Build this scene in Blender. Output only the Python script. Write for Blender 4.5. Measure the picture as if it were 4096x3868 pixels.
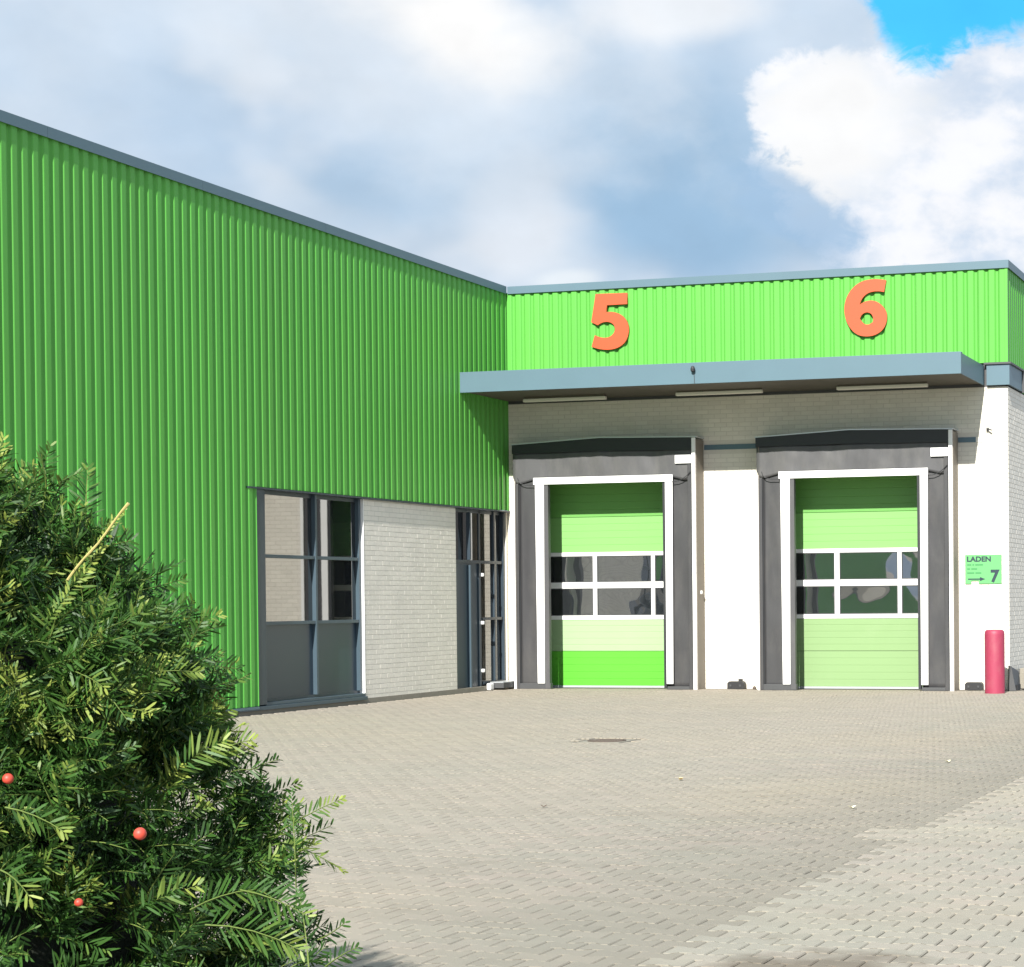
import bpy, math, random
import numpy as np
from mathutils import Vector, Matrix, noise as mnoise

random.seed(7)
rng = np.random.default_rng(7)
scene = bpy.context.scene
for o in list(bpy.data.objects):
    bpy.data.objects.remove(o, do_unlink=True)
COL = scene.collection

# ------------------------------------------------------------------ camera
CX, CY, CZ = 15.011, -31.061, 1.5
YAW, PIT, ROL, FPX, SX, SY = 0.26134, -0.01412, -0.00773, 7700.9, -0.35608, 0.14013
fw = Vector((-math.sin(YAW)*math.cos(PIT), math.cos(YAW)*math.cos(PIT), math.sin(PIT)))
rr = Vector((math.cos(YAW), math.sin(YAW), 0))
uu = rr.cross(fw)
r2 = rr*math.cos(ROL)+uu*math.sin(ROL)
u2 = -rr*math.sin(ROL)+uu*math.cos(ROL)
cam_d = bpy.data.cameras.new('camera')
cam = bpy.data.objects.new('camera', cam_d)
COL.objects.link(cam)
m = Matrix((r2, u2, -fw)).transposed().to_4x4()
m.translation = Vector((CX, CY, CZ))
cam.matrix_world = m
cam_d.sensor_width = 36
cam_d.lens = FPX/4096*36
cam_d.shift_x = SX
cam_d.shift_y = SY
cam_d.clip_start = 0.05
cam_d.clip_end = 3000
scene.camera = cam

# ------------------------------------------------------------------ sun, exposure
EXPO = 0.85
SUN_DIR = Vector((-0.095, 1.0, -0.70)).normalized()
sun_d = bpy.data.lights.new('sun', 'SUN')
sun_d.energy = 5.0
sun_d.angle = math.radians(0.5)
sun_d.color = (1.0, 0.965, 0.90)
sun = bpy.data.objects.new('sun', sun_d)
COL.objects.link(sun)
sun.rotation_euler = SUN_DIR.to_track_quat('-Z', 'Y').to_euler()
sun.location = (20, -40, 40)
vs = scene.view_settings
vs.view_transform = 'Standard'
vs.look = 'None'
vs.exposure = EXPO
vs.gamma = 1
vs.use_curve_mapping = False

# ------------------------------------------------------------------ sky with broken cloud
world = bpy.data.worlds.new('World')
scene.world = world
world.use_nodes = True
nt = world.node_tree
nt.nodes.clear()
N, L = nt.nodes, nt.links


def node(t, **kw):
    n = N.new(t)
    for k, v in kw.items():
        setattr(n, k, v)
    return n


def mth(op, a, b=None, c=None):
    n = node('ShaderNodeMath', operation=op)
    for i, v in enumerate((a, b, c)):
        if v is None:
            continue
        if isinstance(v, (int, float)):
            n.inputs[i].default_value = v
        else:
            L.new(v, n.inputs[i])
    return n.outputs[0]


def sstep(v, a, b):
    n = node('ShaderNodeMapRange', interpolation_type='SMOOTHSTEP')
    L.new(v, n.inputs['Value'])
    n.inputs['From Min'].default_value = a
    n.inputs['From Max'].default_value = b
    return n.outputs[0]


out = node('ShaderNodeOutputWorld')
bg = node('ShaderNodeBackground')
bg.inputs['Strength'].default_value = 0.1
L.new(bg.outputs[0], out.inputs[0])
sky = node('ShaderNodeTexSky', sky_type='NISHITA')
sky.sun_disc = False
sky.sun_elevation = math.radians(34.9)
sky.sun_rotation = math.atan2(-SUN_DIR.x, -SUN_DIR.y)
tc = node('ShaderNodeTexCoord')
sep = node('ShaderNodeSeparateXYZ')
L.new(tc.outputs['Generated'], sep.inputs[0])
lon = mth('MULTIPLY', mth('ARCTAN2', sep.outputs[0], sep.outputs[1]), 57.2958)
lat = mth('MULTIPLY', mth('ARCSINE', sep.outputs[2]), 57.2958)


def nz(scale, detail=6, rough=0.55, off=0.0, dist=0.0):
    mp = node('ShaderNodeMapping')
    L.new(tc.outputs['Generated'], mp.inputs[0])
    mp.inputs['Location'].default_value = (off, off*0.7, off*1.3)
    mp.inputs['Scale'].default_value = (1, 1, 1.5)
    n = node('ShaderNodeTexNoise')
    n.inputs['Scale'].default_value = scale
    n.inputs['Detail'].default_value = detail
    n.inputs['Roughness'].default_value = rough
    n.inputs['Distortion'].default_value = dist
    L.new(mp.outputs[0], n.inputs['Vector'])
    return mth('SUBTRACT', n.outputs['Fac'], 0.5)


n_big = nz(6, 5, 0.5, 3.1)
n_mid = nz(15, 7, 0.50, 5.7, 0.15)
n_fine = nz(22, 6, 0.52, 1.9)
n_edge = nz(24, 7, 0.56, 12.4, 0.1)
n_edge = mth('ADD', n_edge, mth('MULTIPLY', nz(58, 7, 0.62, 4.4, 0.4), 0.75))
n_soft = nz(11, 3, 0.4, 8.3)


def blob(clon, clat, rx, ry, rot, amp, soft, nmix, hard=0.0):
    """cloud mass in sky directions: 1 inside, ragged edge"""
    dx = mth('SUBTRACT', lon, clon)
    dy = mth('SUBTRACT', lat, clat)
    c, s = math.cos(math.radians(rot)), math.sin(math.radians(rot))
    x = mth('DIVIDE', mth('ADD', mth('MULTIPLY', dx, c), mth('MULTIPLY', dy, s)), rx)
    y = mth('DIVIDE', mth('SUBTRACT', mth('MULTIPLY', dy, c), mth('MULTIPLY', dx, s)), ry)
    d = mth('SQRT', mth('ADD', mth('MULTIPLY', x, x), mth('MULTIPLY', y, y)))
    d = mth('ADD', d, mth('MULTIPLY', nmix, amp))
    return sstep(d, 1+soft, 1-soft)


def mix(f, a, b):
    n = node('ShaderNodeMix', data_type='RGBA')
    n.clamp_factor = True
    if isinstance(f, (int, float)):
        n.inputs[0].default_value = f
    else:
        L.new(f, n.inputs[0])
    for i, v in ((6, a), (7, b)):
        if isinstance(v, tuple):
            n.inputs[i].default_value = (*v, 1)
        else:
            L.new(v, n.inputs[i])
    return n.outputs[2]


G = 10/(2**EXPO)


def cc(r, g, b):
    f = lambda v: (v/255/12.92 if v < 10 else ((v/255+0.055)/1.055)**2.4)*G
    return (f(r), f(g), f(b))


# clear sky: the Nishita sky, deepened to the photograph's saturated blue
tint = node('ShaderNodeMix', data_type='RGBA', blend_type='MULTIPLY')
tint.inputs[0].default_value = 1
L.new(sky.outputs[0], tint.inputs[6])
tint.inputs[7].default_value = (0.38, 1.55, 1.45, 1)
blue = mix(0.85, tint.outputs[2], cc(72, 194, 255))
# veil of cloud everywhere: pale, mottled, with grey-blue undersides
veil = mix(sstep(n_big, -0.18, 0.14), cc(188, 210, 233), cc(214, 228, 243))
veil = mix(sstep(n_soft, 0.02, 0.2), veil, cc(228, 236, 246))
# the open sky elsewhere: gaps of blue
gaps = sstep(mth('ADD', n_mid, mth('MULTIPLY', n_big, 1.2)), 0.16, 0.26)
infr = blob(-25, 13, 21, 9.5, 0, 0.3, 0.2, n_big)
gapf = mth('MULTIPLY', gaps, mth('SUBTRACT', 1.0, infr))
col = mix(gapf, veil, blue)
# grey-blue underside in the middle, above the low roof
g1 = blob(-20.8, 12.0, 4.3, 3.0, -32, 1.5, 0.5, n_soft)
col = mix(mth('MULTIPLY', g1, 0.95), col, cc(156, 191, 222))
g2 = blob(-30.0, 11.2, 6.5, 1.6, 17, 1.2, 0.8, n_soft)
col = mix(mth('MULTIPLY', g2, 0.6), col, cc(168, 196, 222))
# pale shoulder, upper left-centre, with the burnt-out bright core
w1 = blob(-27.2, 14.7, 7.0, 2.3, -14, 2.2, 0.6, n_mid)
col = mix(mth('MULTIPLY', w1, 0.65), col, cc(226, 236, 247))
w1b = blob(-27.2, 16.3, 2.6, 1.6, -20, 1.6, 0.6, n_mid)
col = mix(w1b, col, cc(255, 255, 255))
w1c = blob(-21.2, 17.0, 2.6, 0.8, 0, 1.6, 0.6, n_mid)
col = mix(mth('MULTIPLY', w1c, 0.75), col, cc(250, 252, 255))
# the white cumulus on the right
cum = mth('MAXIMUM', blob(-12.0, 12.7, 5.9, 3.7, 0, 0.7, 0.09, n_edge), blob(-16.2, 14.2, 2.3, 1.7, 0, 1.0, 0.13, n_edge))
cumc = mix(sstep(mth('ADD', n_fine, mth('MULTIPLY', n_edge, 0.4)), -0.14, 0.16), cc(214, 228, 246), cc(250, 251, 255))
cumc = mix(mth('MULTIPLY', blob(-16.3, 13.9, 2.5, 2.0, 0, 2.0, 0.5, n_fine), 1.0), cumc, cc(255, 255, 255))
col = mix(mth('MULTIPLY', cum, 0.95), col, cumc)
bite = blob(-17.4, 11.4, 2.0, 0.9, -25, 1.2, 0.3, n_edge)
col = mix(mth('MULTIPLY', bite, 0.8), col, cc(166, 198, 229))
# the blue gap top right
gap = mth('MAXIMUM', blob(-13.5, 17.6, 1.6, 2.35, 8, 0.9, 0.17, n_edge), blob(-11.6, 18.5, 3.6, 2.35, -8, 0.8, 0.17, n_edge))
col = mix(gap, col, blue)
# small bright wisp just over the inner roof corner
w3 = blob(-24.0, 9.35, 0.9, 0.30, 5, 1.0, 0.5, n_mid)
col = mix(mth('MULTIPLY', w3, 0.9), col, cc(235, 243, 250))
tex = node('ShaderNodeMapRange')
L.new(n_fine, tex.inputs['Value'])
tex.inputs['From Min'].default_value = -0.2
tex.inputs['From Max'].default_value = 0.2
tex.inputs['To Min'].default_value = 0.955
tex.inputs['To Max'].default_value = 1.045
hv = node('ShaderNodeHueSaturation')
L.new(tex.outputs[0], hv.inputs['Value'])
L.new(col, hv.inputs['Color'])
L.new(hv.outputs[0], bg.inputs['Color'])


# ------------------------------------------------------------------ materials
def s2l(r, g, b):
    f = lambda v: (v/255/12.92 if v < 10 else ((v/255+0.055)/1.055)**2.4)
    return (f(r), f(g), f(b))


def mat(name, color, rough=0.6, metal=0.0, var=0.0, vscale=3.0, bump=0.0, bscale=60.0, rnd=0.0,
        spec=0.5, ior=1.5, dirt=None, dirt_scale=1.2, dirt_amt=0.4, bdist=0.01, bdet=5.0, coat=0.0, stretch=(1, 1, 1)):
    mt = bpy.data.materials.new(name)
    mt.use_nodes = True
    t = mt.node_tree
    p = t.nodes['Principled BSDF']
    p.inputs['Roughness'].default_value = rough
    p.inputs['Metallic'].default_value = metal
    p.inputs['Specular IOR Level'].default_value = spec
    p.inputs['IOR'].default_value = ior
    p.inputs['Coat Weight'].default_value = coat
    geo = t.nodes.new('ShaderNodeNewGeometry')
    mp = t.nodes.new('ShaderNodeMapping')
    mp.inputs['Scale'].default_value = stretch
    t.links.new(geo.outputs['Position'], mp.inputs[0])
    cur = t.nodes.new('ShaderNodeRGB')
    cur.outputs[0].default_value = (*color, 1)
    cur = cur.outputs[0]

    def hsvval(src, fac_sock, amt):
        mr = t.nodes.new('ShaderNodeMapRange')
        t.links.new(fac_sock, mr.inputs['Value'])
        mr.inputs['To Min'].default_value = 1-amt
        mr.inputs['To Max'].default_value = 1+amt
        h = t.nodes.new('ShaderNodeHueSaturation')
        t.links.new(mr.outputs[0], h.inputs['Value'])
        t.links.new(src, h.inputs['Color'])
        return h.outputs[0]
    if var:
        n = t.nodes.new('ShaderNodeTexNoise')
        n.inputs['Scale'].default_value = vscale
        n.inputs['Detail'].default_value = 6
        t.links.new(mp.outputs[0], n.inputs['Vector'])
        cur = hsvval(cur, n.outputs['Fac'], var)
    if rnd:
        oi = t.nodes.new('ShaderNodeObjectInfo')
        ad = t.nodes.new('ShaderNodeMath')
        ad.operation = 'ADD'
        t.links.new(oi.outputs['Random'], ad.inputs[0])
        t.links.new(geo.outputs['Random Per Island'], ad.inputs[1])
        fr = t.nodes.new('ShaderNodeMath')
        fr.operation = 'FRACT'
        t.links.new(ad.outputs[0], fr.inputs[0])
        cur = hsvval(cur, fr.outputs[0], rnd)
    if dirt:
        n = t.nodes.new('ShaderNodeTexNoise')
        n.inputs['Scale'].default_value = dirt_scale
        n.inputs['Detail'].default_value = 9
        n.inputs['Roughness'].default_value = 0.65
        t.links.new(mp.outputs[0], n.inputs['Vector'])
        mr = t.nodes.new('ShaderNodeMapRange')
        mr.inputs['From Min'].default_value = 0.48
        mr.inputs['From Max'].default_value = 0.75
        mr.inputs['To Max'].default_value = dirt_amt
        t.links.new(n.outputs['Fac'], mr.inputs['Value'])
        mx = t.nodes.new('ShaderNodeMix')
        mx.data_type = 'RGBA'
        t.links.new(mr.outputs[0], mx.inputs[0])
        t.links.new(cur, mx.inputs[6])
        mx.inputs[7].default_value = (*dirt, 1)
        cur = mx.outputs[2]
    t.links.new(cur, p.inputs['Base Color'])
    if bump:
        n = t.nodes.new('ShaderNodeTexNoise')
        n.inputs['Scale'].default_value = bscale
        n.inputs['Detail'].default_value = bdet
        t.links.new(mp.outputs[0], n.inputs['Vector'])
        b = t.nodes.new('ShaderNodeBump')
        b.inputs['Strength'].default_value = bump
        b.inputs['Distance'].default_value = bdist
        t.links.new(n.outputs['Fac'], b.inputs['Height'])
        t.links.new(b.outputs[0], p.inputs['Normal'])
    mt['cur'] = 1
    return mt


GREEN = (0.100, 0.375, 0.060)
M = {}
M['clad'] = mat('green_coated_steel', GREEN, 0.45, spec=0.3, var=0.05, vscale=1.2, rnd=0.03, bump=0.04, bscale=5,
                dirt=(0.16, 0.30, 0.08), dirt_scale=0.9, dirt_amt=0.16, stretch=(1, 1, 0.25))
M['blue_grey'] = mat('blue_grey_coated_steel', (0.092, 0.155, 0.190), 0.42, var=0.06, vscale=2, bump=0.03, bscale=6)
M['frame'] = mat('blue_grey_window_frame', (0.034, 0.050, 0.066), 0.35, var=0.06, vscale=3)
M['sill_grey'] = mat('slate_blue_sill', (0.055, 0.085, 0.108), 0.4, var=0.06)
M['frame_edge'] = mat('pale_blue_grey_trim', (0.20, 0.26, 0.31), 0.4)
M['panel'] = mat('slate_spandrel_panel', (0.030, 0.050, 0.070), 0.28, ior=1.5)
M['glass'] = mat('dark_window_glass', (0.012, 0.014, 0.016), 0.02, ior=2.6, bump=0.015, bscale=1.2)
M['door_glass'] = mat('wavy_acrylic_pane', (0.02, 0.023, 0.026), 0.03, ior=3.3, bump=1.0, bscale=1.5, bdist=0.045, bdet=0.6)
M['brick'] = mat('painted_cream_brick', (0.72, 0.685, 0.60), 0.75, var=0.04, vscale=1.5, rnd=0.045, bump=0.35, bscale=90,
                 dirt=(0.42, 0.39, 0.32), dirt_scale=1.6, dirt_amt=0.22)
M['mortar'] = mat('painted_mortar', (0.60, 0.57, 0.50), 0.9, var=0.1, vscale=9, bump=0.3)
M['brick_grey'] = mat('grey_white_painted_brick', (0.745, 0.71, 0.64), 0.75, var=0.04, vscale=1.5, rnd=0.03, bump=0.25, bscale=25,
                      dirt=(0.42, 0.41, 0.38), dirt_scale=2.0, dirt_amt=0.2)
M['mortar_grey'] = mat('grey_painted_mortar', (0.56, 0.54, 0.49), 0.9, var=0.1, vscale=9, bump=0.3)
M['rubber'] = mat('grey_pvc_curtain', (0.072, 0.072, 0.076), 0.5, var=0.22, vscale=1.6, bump=0.25, bscale=7,
                  dirt=(0.15, 0.145, 0.135), dirt_scale=2.3, dirt_amt=0.45, stretch=(1, 1, 0.4))
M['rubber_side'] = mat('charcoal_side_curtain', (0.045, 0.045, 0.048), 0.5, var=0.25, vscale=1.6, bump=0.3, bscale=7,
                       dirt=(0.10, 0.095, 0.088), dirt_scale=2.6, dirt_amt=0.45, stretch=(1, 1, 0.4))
M['side_fabric'] = mat('brown_grey_side_fabric', (0.19, 0.165, 0.135), 0.6, var=0.15, vscale=2)
M['rubber_dark'] = mat('black_rubber', (0.022, 0.024, 0.027), 0.5, var=0.15, vscale=3)
M['white'] = mat('white_enamel', (0.82, 0.82, 0.81), 0.4, var=0.03, dirt=(0.5, 0.48, 0.43), dirt_scale=5, dirt_amt=0.12)
M['alu'] = mat('pale_aluminium', (0.60, 0.63, 0.65), 0.35, metal=0.4, var=0.05)
M['pale_green'] = mat('pale_green_door_steel', (0.215, 0.335, 0.150), 0.45, var=0.03, vscale=1.5, bump=0.03, bscale=5,
                      dirt=(0.27, 0.37, 0.20), dirt_scale=1.0, dirt_amt=0.5)
M['light_green'] = mat('light_green_door_steel', (0.19, 0.42, 0.125), 0.45, var=0.03, vscale=1.5)
M['very_pale_green'] = mat('very_pale_green_door_steel', (0.30, 0.44, 0.235), 0.5, var=0.03)
M['bright_green'] = mat('bright_green_door_steel', (0.095, 0.40, 0.035), 0.4, var=0.03)
M['shaded_green'] = mat('shade_darkened_door_green', (0.13, 0.34, 0.08), 0.4, var=0.03)  # top door panels: green darkened to deepen the shadow band there
M['orange'] = mat('orange_painted_numeral', (0.55, 0.078, 0.024), 0.45, var=0.02)
M['orange_edge'] = mat('pale_numeral_edge', (0.50, 0.12, 0.05), 0.5)
M['red'] = mat('faded_red_paint', (0.30, 0.033, 0.072), 0.55, var=0.10, vscale=6, dirt=(0.33, 0.12, 0.13), dirt_scale=7, dirt_amt=0.4, stretch=(1, 1, 0.5))
M['black'] = mat('matt_black_plastic', (0.020, 0.020, 0.022), 0.55, var=0.2, vscale=8)
M['dark_grey'] = mat('dark_grey_steel', (0.06, 0.062, 0.065), 0.5, var=0.1)
M['sign_green'] = mat('sign_green_board', (0.11, 0.38, 0.13), 0.5, var=0.02)
M['sign_ink'] = mat('sign_dark_ink', (0.012, 0.03, 0.045), 0.6)
M['sign_ink_soft'] = mat('sign_small_print', (0.04, 0.22, 0.07), 0.6)
M['soffit'] = mat('dark_soffit', (0.10, 0.09, 0.07), 0.7, var=0.08)
M['lamp'] = mat('opal_lamp_cover', (0.72, 0.71, 0.62), 0.4)
M['iron'] = mat('rusty_cast_iron', (0.10, 0.075, 0.06), 0.7, var=0.3, vscale=20, bump=0.5)
M['concrete'] = mat('concrete', (0.25, 0.23, 0.19), 0.85, var=0.12, vscale=4, bump=0.5, bscale=40)
M['roof'] = mat('roof_membrane', (0.09, 0.09, 0.095), 0.85, var=0.1)
M['soil'] = mat('soil', (0.05, 0.035, 0.022), 0.95, var=0.3, vscale=9, bump=1.0, bscale=30)
M['bark'] = mat('yew_bark', (0.085, 0.045, 0.028), 0.85, var=0.2, vscale=30, bump=0.6, bscale=60)
M['inner'] = mat('crown_shade_dark', (0.009, 0.013, 0.006), 0.95, var=0.4, vscale=30, bump=1.0, bscale=50)  # crown's inner shade put into a near-black colour
M['twig'] = mat('young_yew_shoot', (0.12, 0.17, 0.035), 0.6, var=0.15, vscale=20)
M['twig_pale'] = mat('pale_yew_shoot', (0.40, 0.34, 0.12), 0.6, var=0.15, vscale=20)
M['berry'] = mat('red_yew_aril', (0.50, 0.060, 0.035), 0.5)
M['leaf_tan'] = mat('fallen_leaf_tan', (0.68, 0.52, 0.28), 0.8)
M['leaf_pale'] = mat('fallen_leaf_pale', (0.72, 0.68, 0.48), 0.8)


def paver_mat(name, base, pink, green_, amp=0.05):
    mt = mat(name, base, 0.85, var=0.05, vscale=14, bump=0.35, bscale=120)
    t = mt.node_tree
    p = t.nodes['Principled BSDF']
    src = p.inputs['Base Color'].links[0].from_socket
    geo = t.nodes.new('ShaderNodeNewGeometry')
    oi = t.nodes.new('ShaderNodeObjectInfo')
    ad = t.nodes.new('ShaderNodeMath')
    ad.operation = 'ADD'
    t.links.new(oi.outputs['Random'], ad.inputs[0])
    t.links.new(geo.outputs['Random Per Island'], ad.inputs[1])
    fr = t.nodes.new('ShaderNodeMath')
    fr.operation = 'FRACT'
    t.links.new(ad.outputs[0], fr.inputs[0])

    def noise(s, det=4):
        n = t.nodes.new('ShaderNodeTexNoise')
        n.inputs['Scale'].default_value = s
        n.inputs['Detail'].default_value = det
        t.links.new(geo.outputs['Position'], n.inputs['Vector'])
        return n.outputs['Fac']

    def mx(f, a, b, lo, hi, top):
        mr = t.nodes.new('ShaderNodeMapRange')
        mr.inputs['From Min'].default_value = lo
        mr.inputs['From Max'].default_value = hi
        mr.inputs['To Max'].default_value = top
        t.links.new(f, mr.inputs['Value'])
        n = t.nodes.new('ShaderNodeMix')
        n.data_type = 'RGBA'
        t.links.new(mr.outputs[0], n.inputs[0])
        t.links.new(a, n.inputs[6])
        n.inputs[7].default_value = (*b, 1)
        return n.outputs[2]
    c = mx(fr.outputs[0], src, pink, 0.55, 0.95, 0.55)
    c = mx(noise(0.55), c, green_, 0.45, 0.65, 0.6)
    c = mx(noise(0.23, 6), c, (base[0]*1.12, base[1]*1.08, base[2]*1.0), 0.45, 0.62, 0.8)
    mpt = t.nodes.new('ShaderNodeMapping')
    mpt.inputs['Rotation'].default_value = (0, 0, 0.5)
    mpt.inputs['Scale'].default_value = (0.22, 1.6, 1)
    t.links.new(geo.outputs['Position'], mpt.inputs[0])
    nt_ = t.nodes.new('ShaderNodeTexNoise')
    nt_.inputs['Scale'].default_value = 0.7
    nt_.inputs['Detail'].default_value = 5
    t.links.new(mpt.outputs[0], nt_.inputs['Vector'])
    c = mx(nt_.outputs['Fac'], c, (base[0]*1.25, base[1]*1.22, base[2]*1.13), 0.56, 0.70, 0.6)
    c = mx(nt_.outputs['Fac'], c, (base[0]*0.80, base[1]*0.79, base[2]*0.77), 0.45, 0.32, 0.5)
    c = mx(noise(2.6, 8), c, (base[0]*0.72, base[1]*0.70, base[2]*0.66), 0.56, 0.74, 0.5)
    # lane beside the repaved strip is more worn and darker, the far side of the yard is bleached
    sp = t.nodes.new('ShaderNodeSeparateXYZ')
    t.links.new(geo.outputs['Position'], sp.inputs[0])
    wx = t.nodes.new('ShaderNodeMath')
    wx.operation = 'MULTIPLY_ADD'
    t.links.new(noise(0.9, 3), wx.inputs[0])
    wx.inputs[1].default_value = 1.6
    t.links.new(sp.outputs[0], wx.inputs[2])
    if name.startswith('grey'):
        c = mx(wx.outputs[0], c, (base[0]*0.84, base[1]*0.85, base[2]*0.83), 11.3, 12.9, 0.85)
        c = mx(wx.outputs[0], c, (base[0]*1.14, base[1]*1.13, base[2]*1.13), 11.6, 9.6, 0.6)
    h = t.nodes.new('ShaderNodeHueSaturation')
    mr = t.nodes.new('ShaderNodeMapRange')
    mr.inputs['To Min'].default_value = 1-amp
    mr.inputs['To Max'].default_value = 1+amp
    t.links.new(fr.outputs[0], mr.inputs['Value'])
    t.links.new(mr.outputs[0], h.inputs['Value'])
    t.links.new(c, h.inputs['Color'])
    c = h.outputs[0]
    # brown mud stain by the bottom of the yard (a real stain at a fixed place)
    vd = t.nodes.new('ShaderNodeVectorMath')
    vd.operation = 'DISTANCE'
    mp = t.nodes.new('ShaderNodeMapping')
    mp.inputs['Scale'].default_value = (1.0, 1.15, 1)
    t.links.new(geo.outputs['Position'], mp.inputs[0])
    t.links.new(mp.outputs[0], vd.inputs[0])
    vd.inputs[1].default_value = (12.72, -23.52*1.15, 0)
    sb = t.nodes.new('ShaderNodeMath')
    sb.operation = 'MULTIPLY_ADD'
    t.links.new(noise(3.2, 7), sb.inputs[0])
    sb.inputs[1].default_value = 1.1
    t.links.new(vd.outputs['Value'], sb.inputs[2])
    mr = t.nodes.new('ShaderNodeMapRange')
    mr.inputs['From Min'].default_value = 1.05
    mr.inputs['From Max'].default_value = 0.72
    mr.inputs['To Max'].default_value = 0.75
    t.links.new(sb.outputs[0], mr.inputs['Value'])
    n = t.nodes.new('ShaderNodeMix')
    n.data_type = 'RGBA'
    t.links.new(mr.outputs[0], n.inputs[0])
    t.links.new(c, n.inputs[6])
    n.inputs[7].default_value = (0.12, 0.095, 0.068, 1)
    t.links.new(n.outputs[2], p.inputs['Base Color'])
    return mt


M['paver'] = paver_mat('grey_beige_paver', (0.262, 0.235, 0.194), (0.285, 0.234, 0.198), (0.240, 0.233, 0.190))
M['paver_light'] = paver_mat('light_beige_paver', (0.292, 0.268, 0.222), (0.306, 0.256, 0.217), (0.275, 0.267, 0.218))
M['sand'] = mat('joint_sand', (0.14, 0.124, 0.10), 0.95, var=0.25, vscale=6, bump=0.6, bscale=80)
M['ground'] = mat('distant_paving', (0.22, 0.20, 0.17), 0.9, var=0.12, vscale=0.7, bump=0.4, bscale=20)


def leaf_mat(name, c1, c2, c3):
    mt = bpy.data.materials.new(name)
    mt.use_nodes = True
    t = mt.node_tree
    p = t.nodes['Principled BSDF']
    p.inputs['Roughness'].default_value = 0.5
    p.inputs['Specular IOR Level'].default_value = 0.35
    at = t.nodes.new('ShaderNodeAttribute')
    at.attribute_name = 'tone'
    cr = t.nodes.new('ShaderNodeValToRGB')
    e = cr.color_ramp.elements
    e[0].position, e[0].color = 0.0, (*c1, 1)
    e[1].position, e[1].color = 1.0, (*c3, 1)
    k = cr.color_ramp.elements.new(0.6)
    k.color = (*c2, 1)
    t.links.new(at.outputs['Fac'], cr.inputs[0])
    t.links.new(cr.outputs[0], p.inputs['Base Color'])
    tr = t.nodes.new('ShaderNodeBsdfTranslucent')
    t.links.new(cr.outputs[0], tr.inputs['Color'])
    mxs = t.nodes.new('ShaderNodeMixShader')
    mxs.inputs[0].default_value = 0.22
    o = t.nodes['Material Output']
    t.links.new(p.outputs[0], mxs.inputs[1])
    t.links.new(tr.outputs[0], mxs.inputs[2])
    t.links.new(mxs.outputs[0], o.inputs[0])
    return mt


M['needle'] = leaf_mat('yew_needle', (0.012, 0.036, 0.010), (0.048, 0.125, 0.020), (0.28, 0.34, 0.07))


# ------------------------------------------------------------------ object helpers
def tag(o, label=None, cat=None, group=None, kind=None):
    if label:
        o['label'] = label
    if cat:
        o['category'] = cat
    if group:
        o['group'] = group
    if kind:
        o['kind'] = kind
    return o


def empty(name, loc=(0, 0, 0), **kw):
    o = bpy.data.objects.new(name, None)
    o.empty_display_size = 0.2
    COL.objects.link(o)
    o.location = loc
    return tag(o, **kw)


class MB:
    """collects boxes / prisms / tubes, world coordinates"""
    def __init__(s):
        s.v, s.f = [], []

    def add(s, vs_, fs_):
        b = len(s.v)
        s.v += [tuple(p) for p in vs_]
        s.f += [tuple(i+b for i in f) for f in fs_]
        return s

    def box(s, x0, x1, y0, y1, z0, z1):
        v = [(x, y, z) for z in (z0, z1) for y in (y0, y1) for x in (x0, x1)]
        return s.add(v, [(0, 2, 3, 1), (4, 5, 7, 6), (0, 1, 5, 4), (2, 6, 7, 3), (0, 4, 6, 2), (1, 3, 7, 5)])

    def prism_xz(s, pts, y0, y1):
        """polygon in x,z extruded along y (y0 front)"""
        n = len(pts)
        v = [(x, y0, z) for x, z in pts]+[(x, y1, z) for x, z in pts]
        f = [tuple(range(n)), tuple(range(2*n-1, n-1, -1))]
        f += [(i, i+n, (i+1) % n+n, (i+1) % n) for i in range(n)]
        return s.add(v, f)

    def tube(s, pts, rad, n=8, cap=True):
        pts = [Vector(p) for p in pts]
        if not hasattr(rad, '__len__'):
            rad = [rad]*len(pts)
        b = len(s.v)
        for i, p in enumerate(pts):
            d = (pts[min(i+1, len(pts)-1)]-pts[max(i-1, 0)]).normalized()
            a = d.cross(Vector((0, 0, 1)))
            if a.length < 1e-3:
                a = Vector((1, 0, 0))
            a.normalize()
            c = d.cross(a)
            for k in range(n):
                t = 2*math.pi*k/n
                s.v.append(tuple(p+(a*math.cos(t)+c*math.sin(t))*rad[i]))
        for i in range(len(pts)-1):
            for k in range(n):
                s.f.append((b+i*n+k, b+i*n+(k+1) % n, b+(i+1)*n+(k+1) % n, b+(i+1)*n+k))
        if cap:
            s.f.append(tuple(b+k for k in range(n-1, -1, -1)))
            s.f.append(tuple(b+(len(pts)-1)*n+k for k in range(n)))
        return s

    def lathe(s, cx, cy, prof, n=28):
        b = len(s.v)
        for r, z in prof:
            for k in range(n):
                t = 2*math.pi*k/n
                s.v.append((cx+r*math.cos(t), cy+r*math.sin(t), z))
        for i in range(len(prof)-1):
            for k in range(n):
                s.f.append((b+i*n+k, b+i*n+(k+1) % n, b+(i+1)*n+(k+1) % n, b+(i+1)*n+k))
        s.f.append(tuple(b+k for k in range(n-1, -1, -1)))
        s.f.append(tuple(b+(len(prof)-1)*n+k for k in range(n)))
        return s

    def build(s, name, material, parent=None, bevel=0.0, smooth=False, label=None, **kw):
        me = bpy.data.meshes.new(name)
        me.from_pydata(s.v, [], s.f)
        me.validate()
        me.materials.append(material)
        o = bpy.data.objects.new(name, me)
        COL.objects.link(o)
        if parent is not None:
            attach(o, parent)
        if smooth:
            me.shade_smooth()
        if bevel:
            md = o.modifiers.new('bevel', 'BEVEL')
            md.width = bevel
            md.segments = 2
            md.limit_method = 'ANGLE'
        return tag(o, label=label, **kw)


ORIG = {}


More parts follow.
